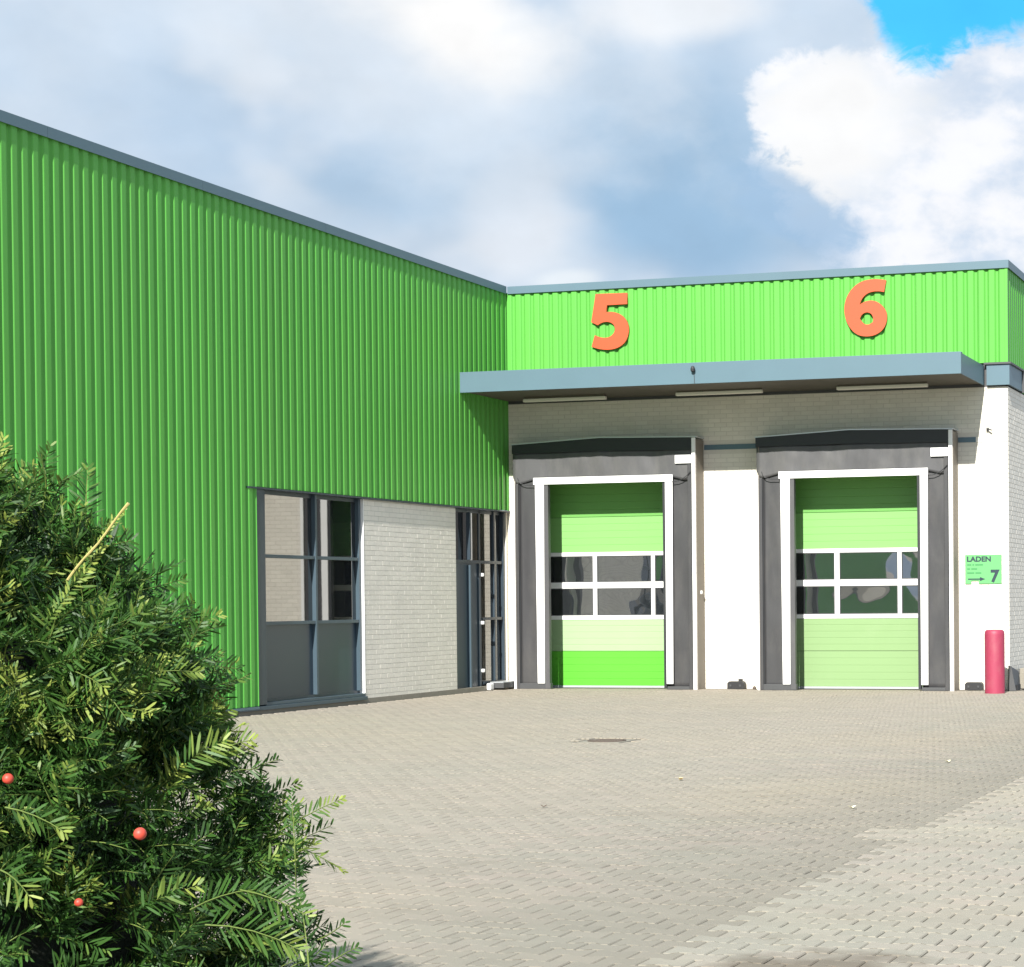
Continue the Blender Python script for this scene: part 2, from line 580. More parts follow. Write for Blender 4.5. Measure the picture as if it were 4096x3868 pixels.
def world_loc(o):
    l = Vector(o.location)
    while o.parent:
        o = o.parent
        l += Vector(o.location)
    return l


def attach(o, parent):
    """parent keeping world place (parents are only translated)"""
    o.parent = parent
    o.location = Vector(o.location)-world_loc(parent)


def np_mesh(name, verts, faces_flat, fsize, material):
    me = bpy.data.meshes.new(name)
    nv, nf = len(verts), len(faces_flat)//fsize
    me.vertices.add(nv)
    me.vertices.foreach_set('co', np.asarray(verts, dtype=np.float32).ravel())
    me.loops.add(nf*fsize)
    me.loops.foreach_set('vertex_index', np.asarray(faces_flat, dtype=np.int32).ravel())
    me.polygons.add(nf)
    me.polygons.foreach_set('loop_start', np.arange(0, nf*fsize, fsize, dtype=np.int32))
    me.materials.append(material)
    me.update(calc_edges=True)
    me.shade_flat()
    return me


def curve_mesh(name, loops, depth, material, bevel=0.0):
    """flat outlines (x,z lists) -> solid standing plate; local y is thickness"""
    cu = bpy.data.curves.new(name, 'CURVE')
    cu.dimensions = '2D'
    cu.fill_mode = 'BOTH'
    cu.extrude = depth/2
    cu.bevel_depth = bevel
    for lp in loops:
        sp = cu.splines.new('POLY')
        sp.points.add(len(lp)-1)
        for p, (x, z) in zip(sp.points, lp):
            p.co = (x, z, 0, 1)
        sp.use_cyclic_u = True
    o = bpy.data.objects.new(name, cu)
    me = bpy.data.meshes.new_from_object(o)
    bpy.data.objects.remove(o)
    me.transform(Matrix.Rotation(math.pi/2, 4, 'X'))
    me.materials.clear()
    me.materials.append(material)
    me.name = name
    return me


def smooth_loop(pts, it=2):
    for _ in range(it):
        q = []
        n = len(pts)
        for i in range(n):
            a, b, c = pts[i-1], pts[i], pts[(i+1) % n]
            v1 = (b[0]-a[0], b[1]-a[1])
            v2 = (c[0]-b[0], c[1]-b[1])
            ang = abs(math.atan2(v1[0]*v2[1]-v1[1]*v2[0], v1[0]*v2[0]+v1[1]*v2[1]))
            if ang > 0.85:
                q.append(b)       # keep real corners
            else:
                q.append((b[0]*0.75+a[0]*0.25, b[1]*0.75+a[1]*0.25))
                q.append((b[0]*0.75+c[0]*0.25, b[1]*0.75+c[1]*0.25))
        pts = q
    return pts


# ------------------------------------------------------------------ ground and paving
g = MB().add([(-600, -600, -0.03), (600, -600, -0.03), (600, 600, -0.03), (-600, 600, -0.03)], [(0, 1, 2, 3)])
g.build('ground', M['ground'], kind='structure')
yard = MB().box(-0.3, 16.6, -27.4, 0.28, -0.026, -0.010).build('paved_yard', M['sand'], kind='structure')

PW, PR = 0.2, 0.14
half = [(0.1, 0.0825), (0.065, 0.0825), (0.035, 0.0575), (-0.035, 0.0575), (-0.065, 0.0825), (-0.1, 0.0825)]
outline = half+[(-x, -y) for x, y in half]      # I-shaped interlocking block


def inset(pts, dx, dy):
    q = []
    for x, y in pts:
        q.append((x-math.copysign(dx, x), y-math.copysign(dy, y)))
    return q


ring0 = inset(outline, 0.0040, 0.0012)
ring1 = inset(outline, 0.0085, 0.0034)
pv_v = [(x, y, 0.0) for x, y in ring1]+[(x, y, -0.0055 if abs(x) > 0.08 else -0.0012) for x, y in ring0]+[(x, y, -0.018) for x, y in ring0]
pv_f4 = []
for i in range(12):
    j = (i+1) % 12
    pv_f4 += [(12+i, 12+j, j, i), (24+i, 24+j, 12+j, 12+i)]
top_tris = [(0, 1, 2), (0, 2, 9), (2, 3, 8), (2, 8, 9), (3, 4, 5), (3, 5, 8), (5, 6, 8), (6, 7, 8), (0, 9, 10), (0, 10, 11)]
tris = list(top_tris)
for a, b, c, d in pv_f4:
    tris += [(a, b, c), (a, c, d)]
pv_v = np.array(pv_v)
pv_t = np.array(tris)
# make sure top faces look up
n0 = np.cross(pv_v[pv_t[0][1]]-pv_v[pv_t[0][0]], pv_v[pv_t[0][2]]-pv_v[pv_t[0][0]])
if n0[2] < 0:
    pv_t = pv_t[:, ::-1]


def in_yard(x, y):
    """the part of the yard the photograph looks across, with a margin"""
    if y > -0.13 or y < -26.6:
        return False
    d = (x-CX)*fw.x+(y-CY)*fw.y
    lt = (x-CX)*rr.x+(y-CY)*rr.y
    px = 3506+7700*lt/d
    m_ = 7700*1.3/d
    if px < -m_ or px > 4096+m_:
        return False
    if x < 0.10+0.02:
        return False
    return True


pavers = []
ry = 0
y = -0.2
MAN = (6.8, -11.7)
while y > -26.7:
    off = 0.1*(ry % 2)
    x = -0.2+off
    while x < 16.5:
        if in_yard(x, y) and not (abs(x-MAN[0]) < 0.34 and abs(y-MAN[1]) < 0.36):
            light = (x > 12.0 and y < -15.0) or (x > 11.75 and y < -18.86 and y > -19.4) or (x > 12.0)
            pavers.append((x, y, light))
        x += PW
    ry += 1
    y -= PR
    if abs(y+18.86) < 0.07:
        y -= 0.012
pavers.sort(key=lambda p: (p[0]-CX)**2+(p[1]-CY)**2)


def vis_paver(p):
    x, y, _ = p
    d = (x-CX)*fw.x+(y-CY)*fw.y
    lt = (x-CX)*rr.x+(y-CY)*rr.y
    px = 3506+7700*lt/d
    py = 2440+7700*1.5/d
    return 1350 < px < 4150 and py < 3890


single = [p for p in pavers if vis_paver(p)][:300]
ss = set((p[0], p[1]) for p in single)
rest = [p for p in pavers if (p[0], p[1]) not in ss]


def paver_h(x, y, light):
    h = 0.004*mnoise.noise(Vector((x*0.9, y*0.9, 0)))+rng.uniform(-0.0012, 0.0012)
    if light:
        h += 0.003
    return h


base_me = {}
for k, mm in ((False, 'paver'), (True, 'paver_light')):
    base_me[k] = np_mesh('paver', pv_v, pv_t.ravel(), 3, M[mm])
for x, y, light in single:
    o = bpy.data.objects.new('paver', base_me[light])
    o.location = (x, y, paver_h(x, y, light))
    o.rotation_euler = (rng.normal(0, 0.006), rng.normal(0, 0.006), rng.normal(0, 0.004))
    o.parent = yard
    COL.objects.link(o)
for k, mm in ((False, 'paver'), (True, 'paver_light')):
    ps = [p for p in rest if p[2] == k]
    n = len(ps)
    offs = np.array([(p[0], p[1], paver_h(*p)) for p in ps])
    V = pv_v[None, :, :]+offs[:, None, :]
    tl = rng.normal(0, 0.008, (n, 2))
    V[:, :, 2] += pv_v[None, :, 0]*tl[:, :1]+pv_v[None, :, 1]*tl[:, 1:]
    Fc = pv_t[None, :, :]+(np.arange(n)*len(pv_v))[:, None, None]
    me = np_mesh('paver_field', V.reshape(-1, 3), Fc.ravel(), 3, M[mm])
    o = bpy.data.objects.new('paver_field', me)
    o.parent = yard
    COL.objects.link(o)
    tag(o, kind='stuff', label='light beige interlocking pavers of the repaved strip' if k else 'grey beige interlocking pavers of the yard')

# manhole
mh = empty('manhole_cover', (MAN[0], MAN[1], 0), label='small rusty iron manhole cover set in the paving in front of the left loading door', cat='manhole cover')
MB().box(MAN[0]-0.24, MAN[0]+0.24, MAN[1]-0.25, MAN[1]+0.25, -0.02, -0.004).build('collar', M['concrete'], mh)
c = MB().lathe(MAN[0], MAN[1], [(0.21, -0.006), (0.21, 0.003), (0.19, 0.004), (0.188, -0.001), (0.0001, -0.001)], 28)
c.build('rim', M['iron'], mh)
c = MB()
for k in range(-5, 6):
    w = math.sqrt(max(0.02, 0.178**2-(k*0.031)**2))
    c.box(MAN[0]-w, MAN[0]+w, MAN[1]+k*0.031-0.009, MAN[1]+k*0.031+0.009, -0.001, 0.004)
c.build('lid', M['iron'], mh)

# ------------------------------------------------------------------ brick helper
BL, BH, BPX, BPZ = 0.213, 0.067, 0.221, 0.0755


def brick_field(part, axis, face, a0, a1, z0, z1, holes, material, sgn, n_single, prio, proud=0.003):
    """bricks on the plane axis=face, a = the other horizontal axis. sgn: outward direction"""
    cells = []
    r = 0
    z = z0+0.004
    while z+BH <= z1+0.02:
        zt = min(z+BH, z1-0.002)
        a = a0-(BPX/2 if r % 2 else 0)
        while a < a1:
            s_, e_ = max(a, a0), min(a+BL, a1)
            segs = [(s_, e_)]
            for h0, h1, hz0, hz1 in holes:
                if zt > hz0 and z < hz1:
                    ns = []
                    for p, q in segs:
                        if q <= h0 or p >= h1:
                            ns.append((p, q))
                        else:
                            if p < h0-0.02:
                                ns.append((p, h0))
                            if q > h1+0.02:
                                ns.append((h1, q))
                    segs = ns
            for p, q in segs:
                if q-p > 0.03:
                    cells.append((p, q, z, zt))
            a += BPX
        r += 1
        z += BPZ
    full = [c_ for c_ in cells if abs(c_[1]-c_[0]-BL) < 1e-4 and abs(c_[3]-c_[2]-BH) < 1e-4]
    full.sort(key=prio)
    one = full[:n_single]
    oneset = set(one)

    def verts(p, q, za, zb, dp, jit=True):
        j = lambda s: (rng.uniform(-s, s) if jit else 0)
        V = []
        bv = 0.003
        for (dd, ins) in ((0.0, 0.0), (dp*sgn, bv)):
            for (aa, zz, sa, sz) in ((p, za, 1, 1), (q, za, -1, 1), (q, zb, -1, -1), (p, zb, 1, -1)):
                A = aa+sa*ins*0.5
                Z = zz+sz*ins*0.5
                if axis == 'y':
                    V.append((A, face+dd, Z))
                else:
                    V.append((face+dd, A, Z))
        return V
    F = [(4, 5, 6, 7), (0, 1, 5, 4), (1, 2, 6, 5), (2, 3, 7, 6), (3, 0, 4, 7)]
    if (axis == 'y' and sgn > 0) or (axis == 'x' and sgn < 0):
        F = [f[::-1] for f in F]
    V, FF = [], []
    for c_ in cells:
        if c_ in oneset:
            continue
        b = len(V)
        V += verts(*c_, proud+rng.uniform(-0.0006, 0.0006))
        FF += [tuple(i+b for i in f) for f in F]
    if V:
        me = np_mesh('brickwork', np.array(V), np.array(FF).ravel(), 4, material)
        o = bpy.data.objects.new('brickwork', me)
        COL.objects.link(o)
        attach(o, part)
        tag(o, kind='stuff')
    if one:
        old = face
        vv = []
        face_l = 0.0
        V0 = []
        for v in verts(0, BL, 0, BH, proud, False):
            V0.append((v[0], v[1]-face, v[2]) if axis == 'y' else (v[0]-face, v[1], v[2]))
        me = np_mesh('brick', np.array(V0), np.array(F).ravel(), 4, material)
        for p, q, za, zb in one:
            o = bpy.data.objects.new('brick', me)
            jj = rng.uniform(-0.0006, 0.0006)
            o.location = (p, face+jj, za) if axis == 'y' else (face+jj, p, za)
            COL.objects.link(o)
            attach(o, part)


# ------------------------------------------------------------------ cladding sheets
PITCH = 0.176
DEP = 0.031
RIB = [(0, DEP), (0.072, DEP), (0.083, 0.027), (0.104, 0.004), (0.112, 0), (0.136, 0), (0.144, 0.004), (0.165, 0.027)]


def sheet(axis, a0, a1, z0, z1, base, sgn, phase, name, parent, material, label=None):
    """trapezoidal sheet from a0 to a1; base = valley plane, crests stand DEP out (sgn)"""
    prof = []
    k0 = math.floor((a0-phase)/PITCH)-1
    k = k0
    pts = []
    while phase+k*PITCH < a1+PITCH:
        s = phase+k*PITCH
        pts += [(s+q_, d_) for q_, d_ in RIB]
        k += 1

    def at(a):
        for (p, d), (q, e) in zip(pts[:-1], pts[1:]):
            if p <= a <= q and q > p:
                return d+(e-d)*(a-p)/(q-p)
        return 0
    prof = [(a0, at(a0))]+[p for p in pts if a0 < p[0] < a1]+[(a1, at(a1))]
    mb = MB()
    n = len(prof)
    th = 0.0015
    V = []
    for zz in (z0, z1):
        for a, d in prof:
            o_ = base+sgn*d
            V.append((a, o_, zz) if axis == 'y' else (o_, a, zz))
    F = []
    for i in range(n-1):
        f = (i, i+1, n+i+1, n+i)
        F.append(f if ((axis == 'y') == (sgn < 0)) else f[::-1])
    mb.add(V, F)
    o = mb.build(name, material, parent, label=label)
    md = o.modifiers.new('thickness', 'SOLIDIFY')
    md.thickness = 0.003
    md.offset = -1
    return o


# ================================================================== WAREHOUSE (left, long green wall)
WH = empty('warehouse', (-6, -13, 0), label='tall green warehouse clad in ribbed steel with grey framed ground floor glazing', cat='building')
Y_END = -30.0
ZT = 7.03
# structural body behind the skin
b = MB()
b.box(-14, -0.14, Y_END, -0.02, -0.02, 6.9)
b.build('wall', M['dark_grey'], WH)
b = MB().box(-14, -0.06, Y_END+0.02, -0.02, 6.9, 6.93)
b.build('roof', M['roof'], WH)
# cladding, one sheet after another
CW = PITCH*6
yb = -7.81
k = 0
while yb-k*CW > Y_END:
    y1_ = yb-k*CW
    y0_ = max(y1_-CW, Y_END)
    sheet('x', y0_+0.0015, y1_-0.0015, 0.11, 6.93, 0.008+0.0006*(k % 2), +1, yb, 'cladding_sheet', WH, M['clad'])
    k += 1
k = 0
while yb+k*CW < -0.01:
    y0_ = yb+k*CW
    y1_ = min(y0_+CW, 0.0)
    sheet('x', y0_+0.0015, y1_-0.0015, 3.115, 6.93, 0.008+0.0006*(k % 2), +1, yb, 'cladding_sheet', WH, M['clad'])
    k += 1
# wall pieces between cladding and brick/glazing
# roof edge flashing: folded, two faces
f = MB()
seg = 3.0
yy = Y_END
while yy < -0.09:
    y2_ = min(yy+seg, -0.085)
    f.box(-0.30, 0.062, yy+0.002, y2_-0.002, 6.925, 7.03)
    f.box(0.062, 0.066, yy+0.002, y2_-0.002, 6.905, 7.034)
    yy += seg
f.build('roof_flashing', M['blue_grey'], WH)
# head flashing at the bottom of the high cladding
f = MB().box(-0.10, 0.052, -8.02, -0.004, 3.085, 3.108)
f.build('head_flashing', M['frame'], WH)
# bottom flashing and plinth under the long wall
MB().box(-0.05, 0.055, Y_END, -7.82, 0.07, 0.104).build('base_flashing', M['blue_grey'], WH)
MB().box(-0.12, 0.012, Y_END, -0.30, -0.02, 0.07).build('plinth', M['concrete'], WH)
# pilaster trim left of the first window
MB().box(-0.10, 0.030, -7.805, -7.60, 0.12, 3.083).build('corner_trim', M['frame'], WH, bevel=0.004)

# ---- window 1
W1 = MB()
W1.box(-0.13, -0.085, -7.60, -7.545, 0.145, 3.083)
W1.box(-0.13, -0.085, -4.975, -4.925, 0.145, 3.083)
W1.box(-0.13, -0.085, -7.545, -4.975, 3.03, 3.083)
W1.box(-0.13, -0.085, -7.545, -4.975, 0.145, 0.19)
win1 = W1.build('window', M['frame'], WH, label='wide grey framed window between green cladding and brick pier')
for z0_, z1_ in ((1.215, 1.262), (2.150, 2.197)):
    MB().box(-0.10, -0.045, -7.60, -4.93, z0_, z1_).build('transom', M['sill_grey'], win1, bevel=0.003)
MB().box(-0.10, -0.035, -6.215, -6.165, 0.19, 3.08).build('mullion', M['sill_grey'], win1, bevel=0.003)
MB().box(-0.10, -0.035, -5.0, -4.945, 0.19, 3.08).build('mullion', M['sill_grey'], win1, bevel=0.003)
MB().box(-0.13, 0.015, -7.60, -4.935, 0.105, 0.148).build('sill', M['sill_grey'], win1, bevel=0.003)
MB().box(-0.13, 0.050, -8.30, -4.935, 0.050, 0.102).build('sill', M['sill_grey'], win1, bevel=0.003)
for ya, yb_ in ((-7.547, -6.215), (-6.165, -4.998)):
    for z0_, z1_, mm, nm in ((2.195, 3.035, 'glass', 'pane'), (1.26, 2.152, 'glass', 'pane'), (0.188, 1.217, 'panel', 'spandrel_panel')):
        MB().box(-0.118, -0.098, ya, yb_, z0_, z1_).build(nm, M[mm], win1)
# vertical blind hanging behind the left panes is seen as reflection only

# ---- brick pier
pier = MB().box(-0.13, 0.0, -4.92, -1.955, 0.0, 3.083).build('brick_pier', M['mortar_grey'], WH)
brick_field(pier, 'x', 0.0, -4.918, -1.957, 0.045, 3.08, [], M['brick_grey'], +1, 300,
            lambda c_: (c_[0]-CY)**2*0+abs(c_[0]+4.9)+abs(c_[2]-1.3)*0.3)
# brick end of the pier in sun, its brightness put into a white strip
e_ = MB().box(-0.128, 0.006, -4.935, -4.921, 0.10, 3.08)
e_.build('pier_end', M['white'], WH)

# ---- window 2 with door
W2 = MB()
W2.box(-0.13, -0.085, -1.95, -1.90, 0.02, 3.083)
W2.box(-0.13, -0.085, -0.95, -0.895, 0.02, 3.083)
W2.box(-0.13, -0.060, -0.42, -0.36, 0.14, 3.083)
W2.box(-0.13, -0.030, -0.12, -0.059, 0.14, 3.083)
W2.box(-0.13, -0.085, -1.90, -0.12, 3.03, 3.083)
W2.box(-0.10, -0.05, -1.90, -0.12, 2.175, 2.225)
W2.box(-0.10, -0.05, -0.895, -0.12, 1.205, 1.25)
W2.box(-0.13, -0.04, -0.895, -0.06, 0.10, 0.15)
win2 = W2.build('window', M['frame'], WH, label='narrow grey framed glazing beside the inner corner, with a door in it')
for ya, yb_, z0_, z1_ in ((-1.90, -0.95, 2.225, 3.03), (-0.895, -0.42, 2.225, 3.03), (-0.36, -0.12, 2.225, 3.03),
                          (-0.895, -0.42, 1.25, 2.175), (-0.36, -0.12, 1.25, 2.175), (-0.895, -0.42, 0.15, 1.205), (-0.36, -0.12, 0.15, 1.205)):
    MB().box(-0.118, -0.100, ya, yb_, z0_, z1_).build('pane', M['glass'], win2)
MB().box(-0.06, 0.01, -1.46, -1.42, 2.23, 3.03).build('mullion', M['frame'], win2)
dr = MB().box(-0.115, -0.070, -1.895, -0.955, 0.03, 2.172).build('door', M['panel'], WH, label='slate grey side door leaf beside the inner corner')
MB().box(-0.070, -0.045, -1.03, -0.96, 0.03, 2.17).build('stile', M['frame'], dr)
MB().box(-0.070, -0.045, -1.89, -1.82, 0.03, 2.17).build('stile', M['frame'], dr)
MB().box(-0.070, -0.020, -1.40, -1.365, 0.06, 2.14).build('pull_bar', M['sill_grey'], dr)
for z in (0.34, 1.16, 1.98):
    MB().box(-0.05, 0.004, -0.975, -0.930, z-0.028, z+0.028).build('hinge', M['white'], dr, bevel=0.008)
MB().box(-0.14, -0.002, -0.058, 0.40, 0.0, 3.083).build('return_wall', M['brick'], WH)
MB().box(-0.13, 0.0, -1.95, -0.06, -0.01, 0.02).build('threshold', M['concrete'], WH)

# ================================================================== DOCK BUILDING
DK = empty('dock_building', (4.5, 4, 0), label='low loading dock building with bright green upper cladding over pale brick', cat='building')
XW = 8.955
D0, D1 = (0.36, 3.62), (4.86, 8.06)
DT = 3.66
wall = MB()
wall.box(0.0, D0[0], 0.0, 0.42, 0, 4.98)
wall.box(D0[1], D1[0], 0.0, 0.42, 0, 4.98)
wall.box(D1[1], XW, 0.0, 0.42, 0, 4.98)
wall.box(D0[0], D0[1], 0.0, 0.42, DT, 4.98)
wall.box(D1[0], D1[1], 0.0, 0.42, DT, 4.98)
wall_o = wall.build('front_wall', M['mortar'], DK)
brick_field(wall_o, 'y', 0.0, 0.003, XW-0.002, 0.01, 4.975,
            [(0.33, 3.62, -1, 4.22), (4.78, 8.08, -1, 4.22), (3.67, 4.73, 4.075, 4.17), (8.10, XW, 4.075, 4.17)], M['brick'], -1, 300,
            lambda c_: (0 if c_[0] > 8.1 else (1 if 3.6 < c_[0] < 4.8 else 2), -c_[2]))
sw = MB().box(XW-0.42, XW, 0.422, 14.0, 0, 4.98)
sw_o = sw.build('side_wall', M['mortar_grey'], DK)
brick_field(sw_o, 'x', XW, 0.006, 5.0, 0.01, 4.975, [], M['brick_grey'], +1, 300,
            lambda c_: c_[0])
MB().box(0.02, XW-0.43, 0.43, 14.0, 4.6, 4.7).build('back_volume', M['dark_grey'], DK)
# grey lintel band
for xa, xb in ((3.68, 4.72), (8.12, 8.42)):
    MB().box(xa, xb, -0.010, 0.0, 4.080, 4.165).build('lintel_band', M['blue_grey'], DK)
MB().box(8.42, XW-0.001, -0.0095, 0.0, 4.080, 4.165).build('lintel_band', M['brick'], DK)
# upper cladding
k = 0
x0_ = 0.045
while x0_ < 8.93:
    x1_ = min(x0_+CW, 8.935)
    sheet('y', x0_+0.0015, x1_-0.0015, 5.37 if x0_ > 7.6 else 5.30, 6.93, -0.008-0.0006*(k % 2), -1, 0.045, 'cladding_sheet', DK, M['clad'])
    x0_ = x1_
    k += 1
k = 0
y0_ = 0.0
while y0_ < 13.9:
    y1_ = min(y0_+CW, 14.0)
    sheet('x', y0_+0.0015, y1_-0.0015, 5.37 if y0_ < 1.05 else 5.00, 6.93, XW-0.02+0.0006*(k % 2), +1, 0.02, 'cladding_sheet', DK, M['clad'])
    y0_ = y1_
    k += 1
MB().box(8.925, XW+0.018, -0.048, 0.010, 5.375, 6.925).build('corner_trim', M['clad'], DK)
MB().box(0.0, XW-0.05, 0.0, 13.95, 4.98, 6.92).build('upper_body', M['dark_grey'], DK)
f = MB()
f.box(0.07, 8.99, -0.062, 0.30, 6.925, 7.03)
f.box(0.071, 8.99, -0.066, -0.0622, 6.905, 7.034)
f.box(XW-0.3, 8.99, 0.302, 14.0, 6.925, 7.03)
f.box(8.9905, 8.9945, -0.066, 14.0, 6.905, 7.034)
f.build('roof_flashing', M['blue_grey'], DK)
# fascia band round the corner, right of the canopy
f = MB()
f.box(8.62, XW+0.045, -0.075, 0.0, 5.00, 5.335)
f.box(XW+0.0005, XW+0.045, 0.0, 1.06, 5.00, 5.335)
f.build('corner_fascia', M['blue_grey'], DK)
f = MB()
f.box(8.58, XW+0.075, -0.105, 0.0, 5.337, 5.368)
f.box(XW+0.0, XW+0.075, 0.0, 1.10, 5.337, 5.368)
f.box(XW+0.0005, XW+0.075, 1.062, 1.12, 4.98, 5.336)
f.build('fascia_drip', M['dark_grey'], DK)
# canopy
CYF = -1.832
can = MB()
can.box(0.05, 8.575, CYF+0.02, -0.055, 5.24, 5.315)
canopy = can.build('canopy', M['roof'], DK, label='flat blue grey canopy over both loading doors')
f = MB()
f.box(0.043, 8.58, CYF, CYF+0.018, 5.000, 5.34)
f.box(0.043, 8.58, CYF+0.018, CYF+0.12, 5.322, 5.34)
f.build('fascia', M['blue_grey'], canopy, bevel=0.003)
f = MB()
f.box(8.562, 8.58, CYF+0.0185, -0.11, 5.000, 5.3215)
f.build('side_fascia', M['blue_grey'], canopy)
MB().box(0.05, 8.56, CYF+0.02, -0.012, 5.03, 5.06).build('soffit', M['soffit'], canopy)

# ---- sectional doors
YD = 0.30


def sectional_door(x0, x1, mulls, mats, label):
    d = MB().box(x0, x1, YD+0.02, YD+0.05, 0.0, 3.66).build('loading_door', M['dark_grey'], DK, label=label)
    rows = [(0.035, 0.635), (0.64, 1.19), (2.375, 2.985), (2.99, 3.655)]
    for (za, zb), mm in zip(rows, mats):
        mb = MB()
        n = 5
        h = (zb-za)/n
        # ribbed face: shallow horizontal grooves
        pts = []
        for i in range(n):
            s = za+i*h
            pts += [(s, 0.004), (s+0.006, 0.0), (s+h-0.006, 0.0), (s+h-0.0005, 0.004)]
        V = []
        for xx in (x0, x1):
            for z, dd in pts:
                V.append((xx, YD+dd, z))
        m_ = len(pts)
        F = [(i, i+m_, i+1+m_, i+1) for i in range(m_-1)]
        mb.add(V, F)
        mb.build('door_panel', M[mm], d)
    # glazed sections
    for za, zb in ((1.192, 1.262), (1.742, 1.846), (2.308, 2.373)):
        MB().box(x0, x1, YD-0.012, YD+0.018, za, zb).build('glazing_rail', M['white'], d)
    edges = [x0]+[m_ for pr in mulls for m_ in pr]+[x1]
    for a_, b_ in mulls:
        for za, zb in ((1.2625, 1.7415), (1.8465, 2.3075)):
            MB().box(a_, b_, YD-0.010, YD+0.018, za, zb).build('glazing_bar', M['white'], d)
    for a_, b_ in zip(edges[0::2], edges[1::2]):
        for za, zb in ((1.2625, 1.7415), (1.8465, 2.3075)):
            MB().box(a_+0.001, b_-0.001, YD+0.004, YD+0.018, za, zb).build('pane', M['door_glass'], d)
            g_ = MB()
            g_.box(a_+0.001, a_+0.016, YD-0.006, YD+0.0035, za+0.0005, zb-0.0005)
            g_.box(b_-0.016, b_-0.001, YD-0.006, YD+0.0035, za+0.0005, zb-0.0005)
            g_.box(a_+0.0165, b_-0.0165, YD-0.006, YD+0.0035, za+0.0005, za+0.015)
            g_.box(a_+0.0165, b_-0.0165, YD-0.006, YD+0.0035, zb-0.015, zb-0.0005)
            g_.build('gasket', M['dark_grey'], d)
    MB().box(x0, x1, YD-0.012, YD+0.018, 0.0, 0.034).build('bottom_rail', M['alu'], d)
    return d


sectional_door(D0[0]+0.003, D0[1]-0.003, [(1.483, 1.556), (2.575, 2.641)], ['bright_green', 'very_pale_green', 'light_green', 'shaded_green'],
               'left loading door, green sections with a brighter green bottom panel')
sectional_door(D1[0]+0.003, D1[1]-0.003, [(5.897, 5.980), (7.0, 7.065)], ['pale_green', 'pale_green', 'light_green', 'shaded_green'],
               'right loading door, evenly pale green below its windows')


# ---- dock shelters
def wrinkled(x0, x1, z0, z1, y, amp, nx, nz_, seed, xfun=None, fold=0.0):
    mb = MB()
    V = []
    for j in range(nz_+1):
        for i in range(nx+1):
            u, w = i/nx, j/nz_
            x = x0+(x1-x0)*u
            z = z0+(z1-z0)*w
            if xfun:
                x, z = xfun(u, w, x, z)
            d = amp*(mnoise.noise(Vector((x*2.2+seed, z*1.1, seed)))+0.5*mnoise.noise(Vector((x*7+seed, z*3.1, seed*2))))
            d *= min(1, 4*min(u, 1-u)+0.15)
            V.append((x, y+d, z))
    F = []
    for j in range(nz_):
        for i in range(nx):
            a = j*(nx+1)+i
            F.append((a, a+1, a+nx+2, a+nx+1))
    return mb.add(V, F)


def solid(o, t, sm=True):
    md = o.modifiers.new('thickness', 'SOLIDIFY')
    md.thickness = t
    md.offset = 0
    if sm:
        o.data.shade_smooth()
    return o


YS = -0.40


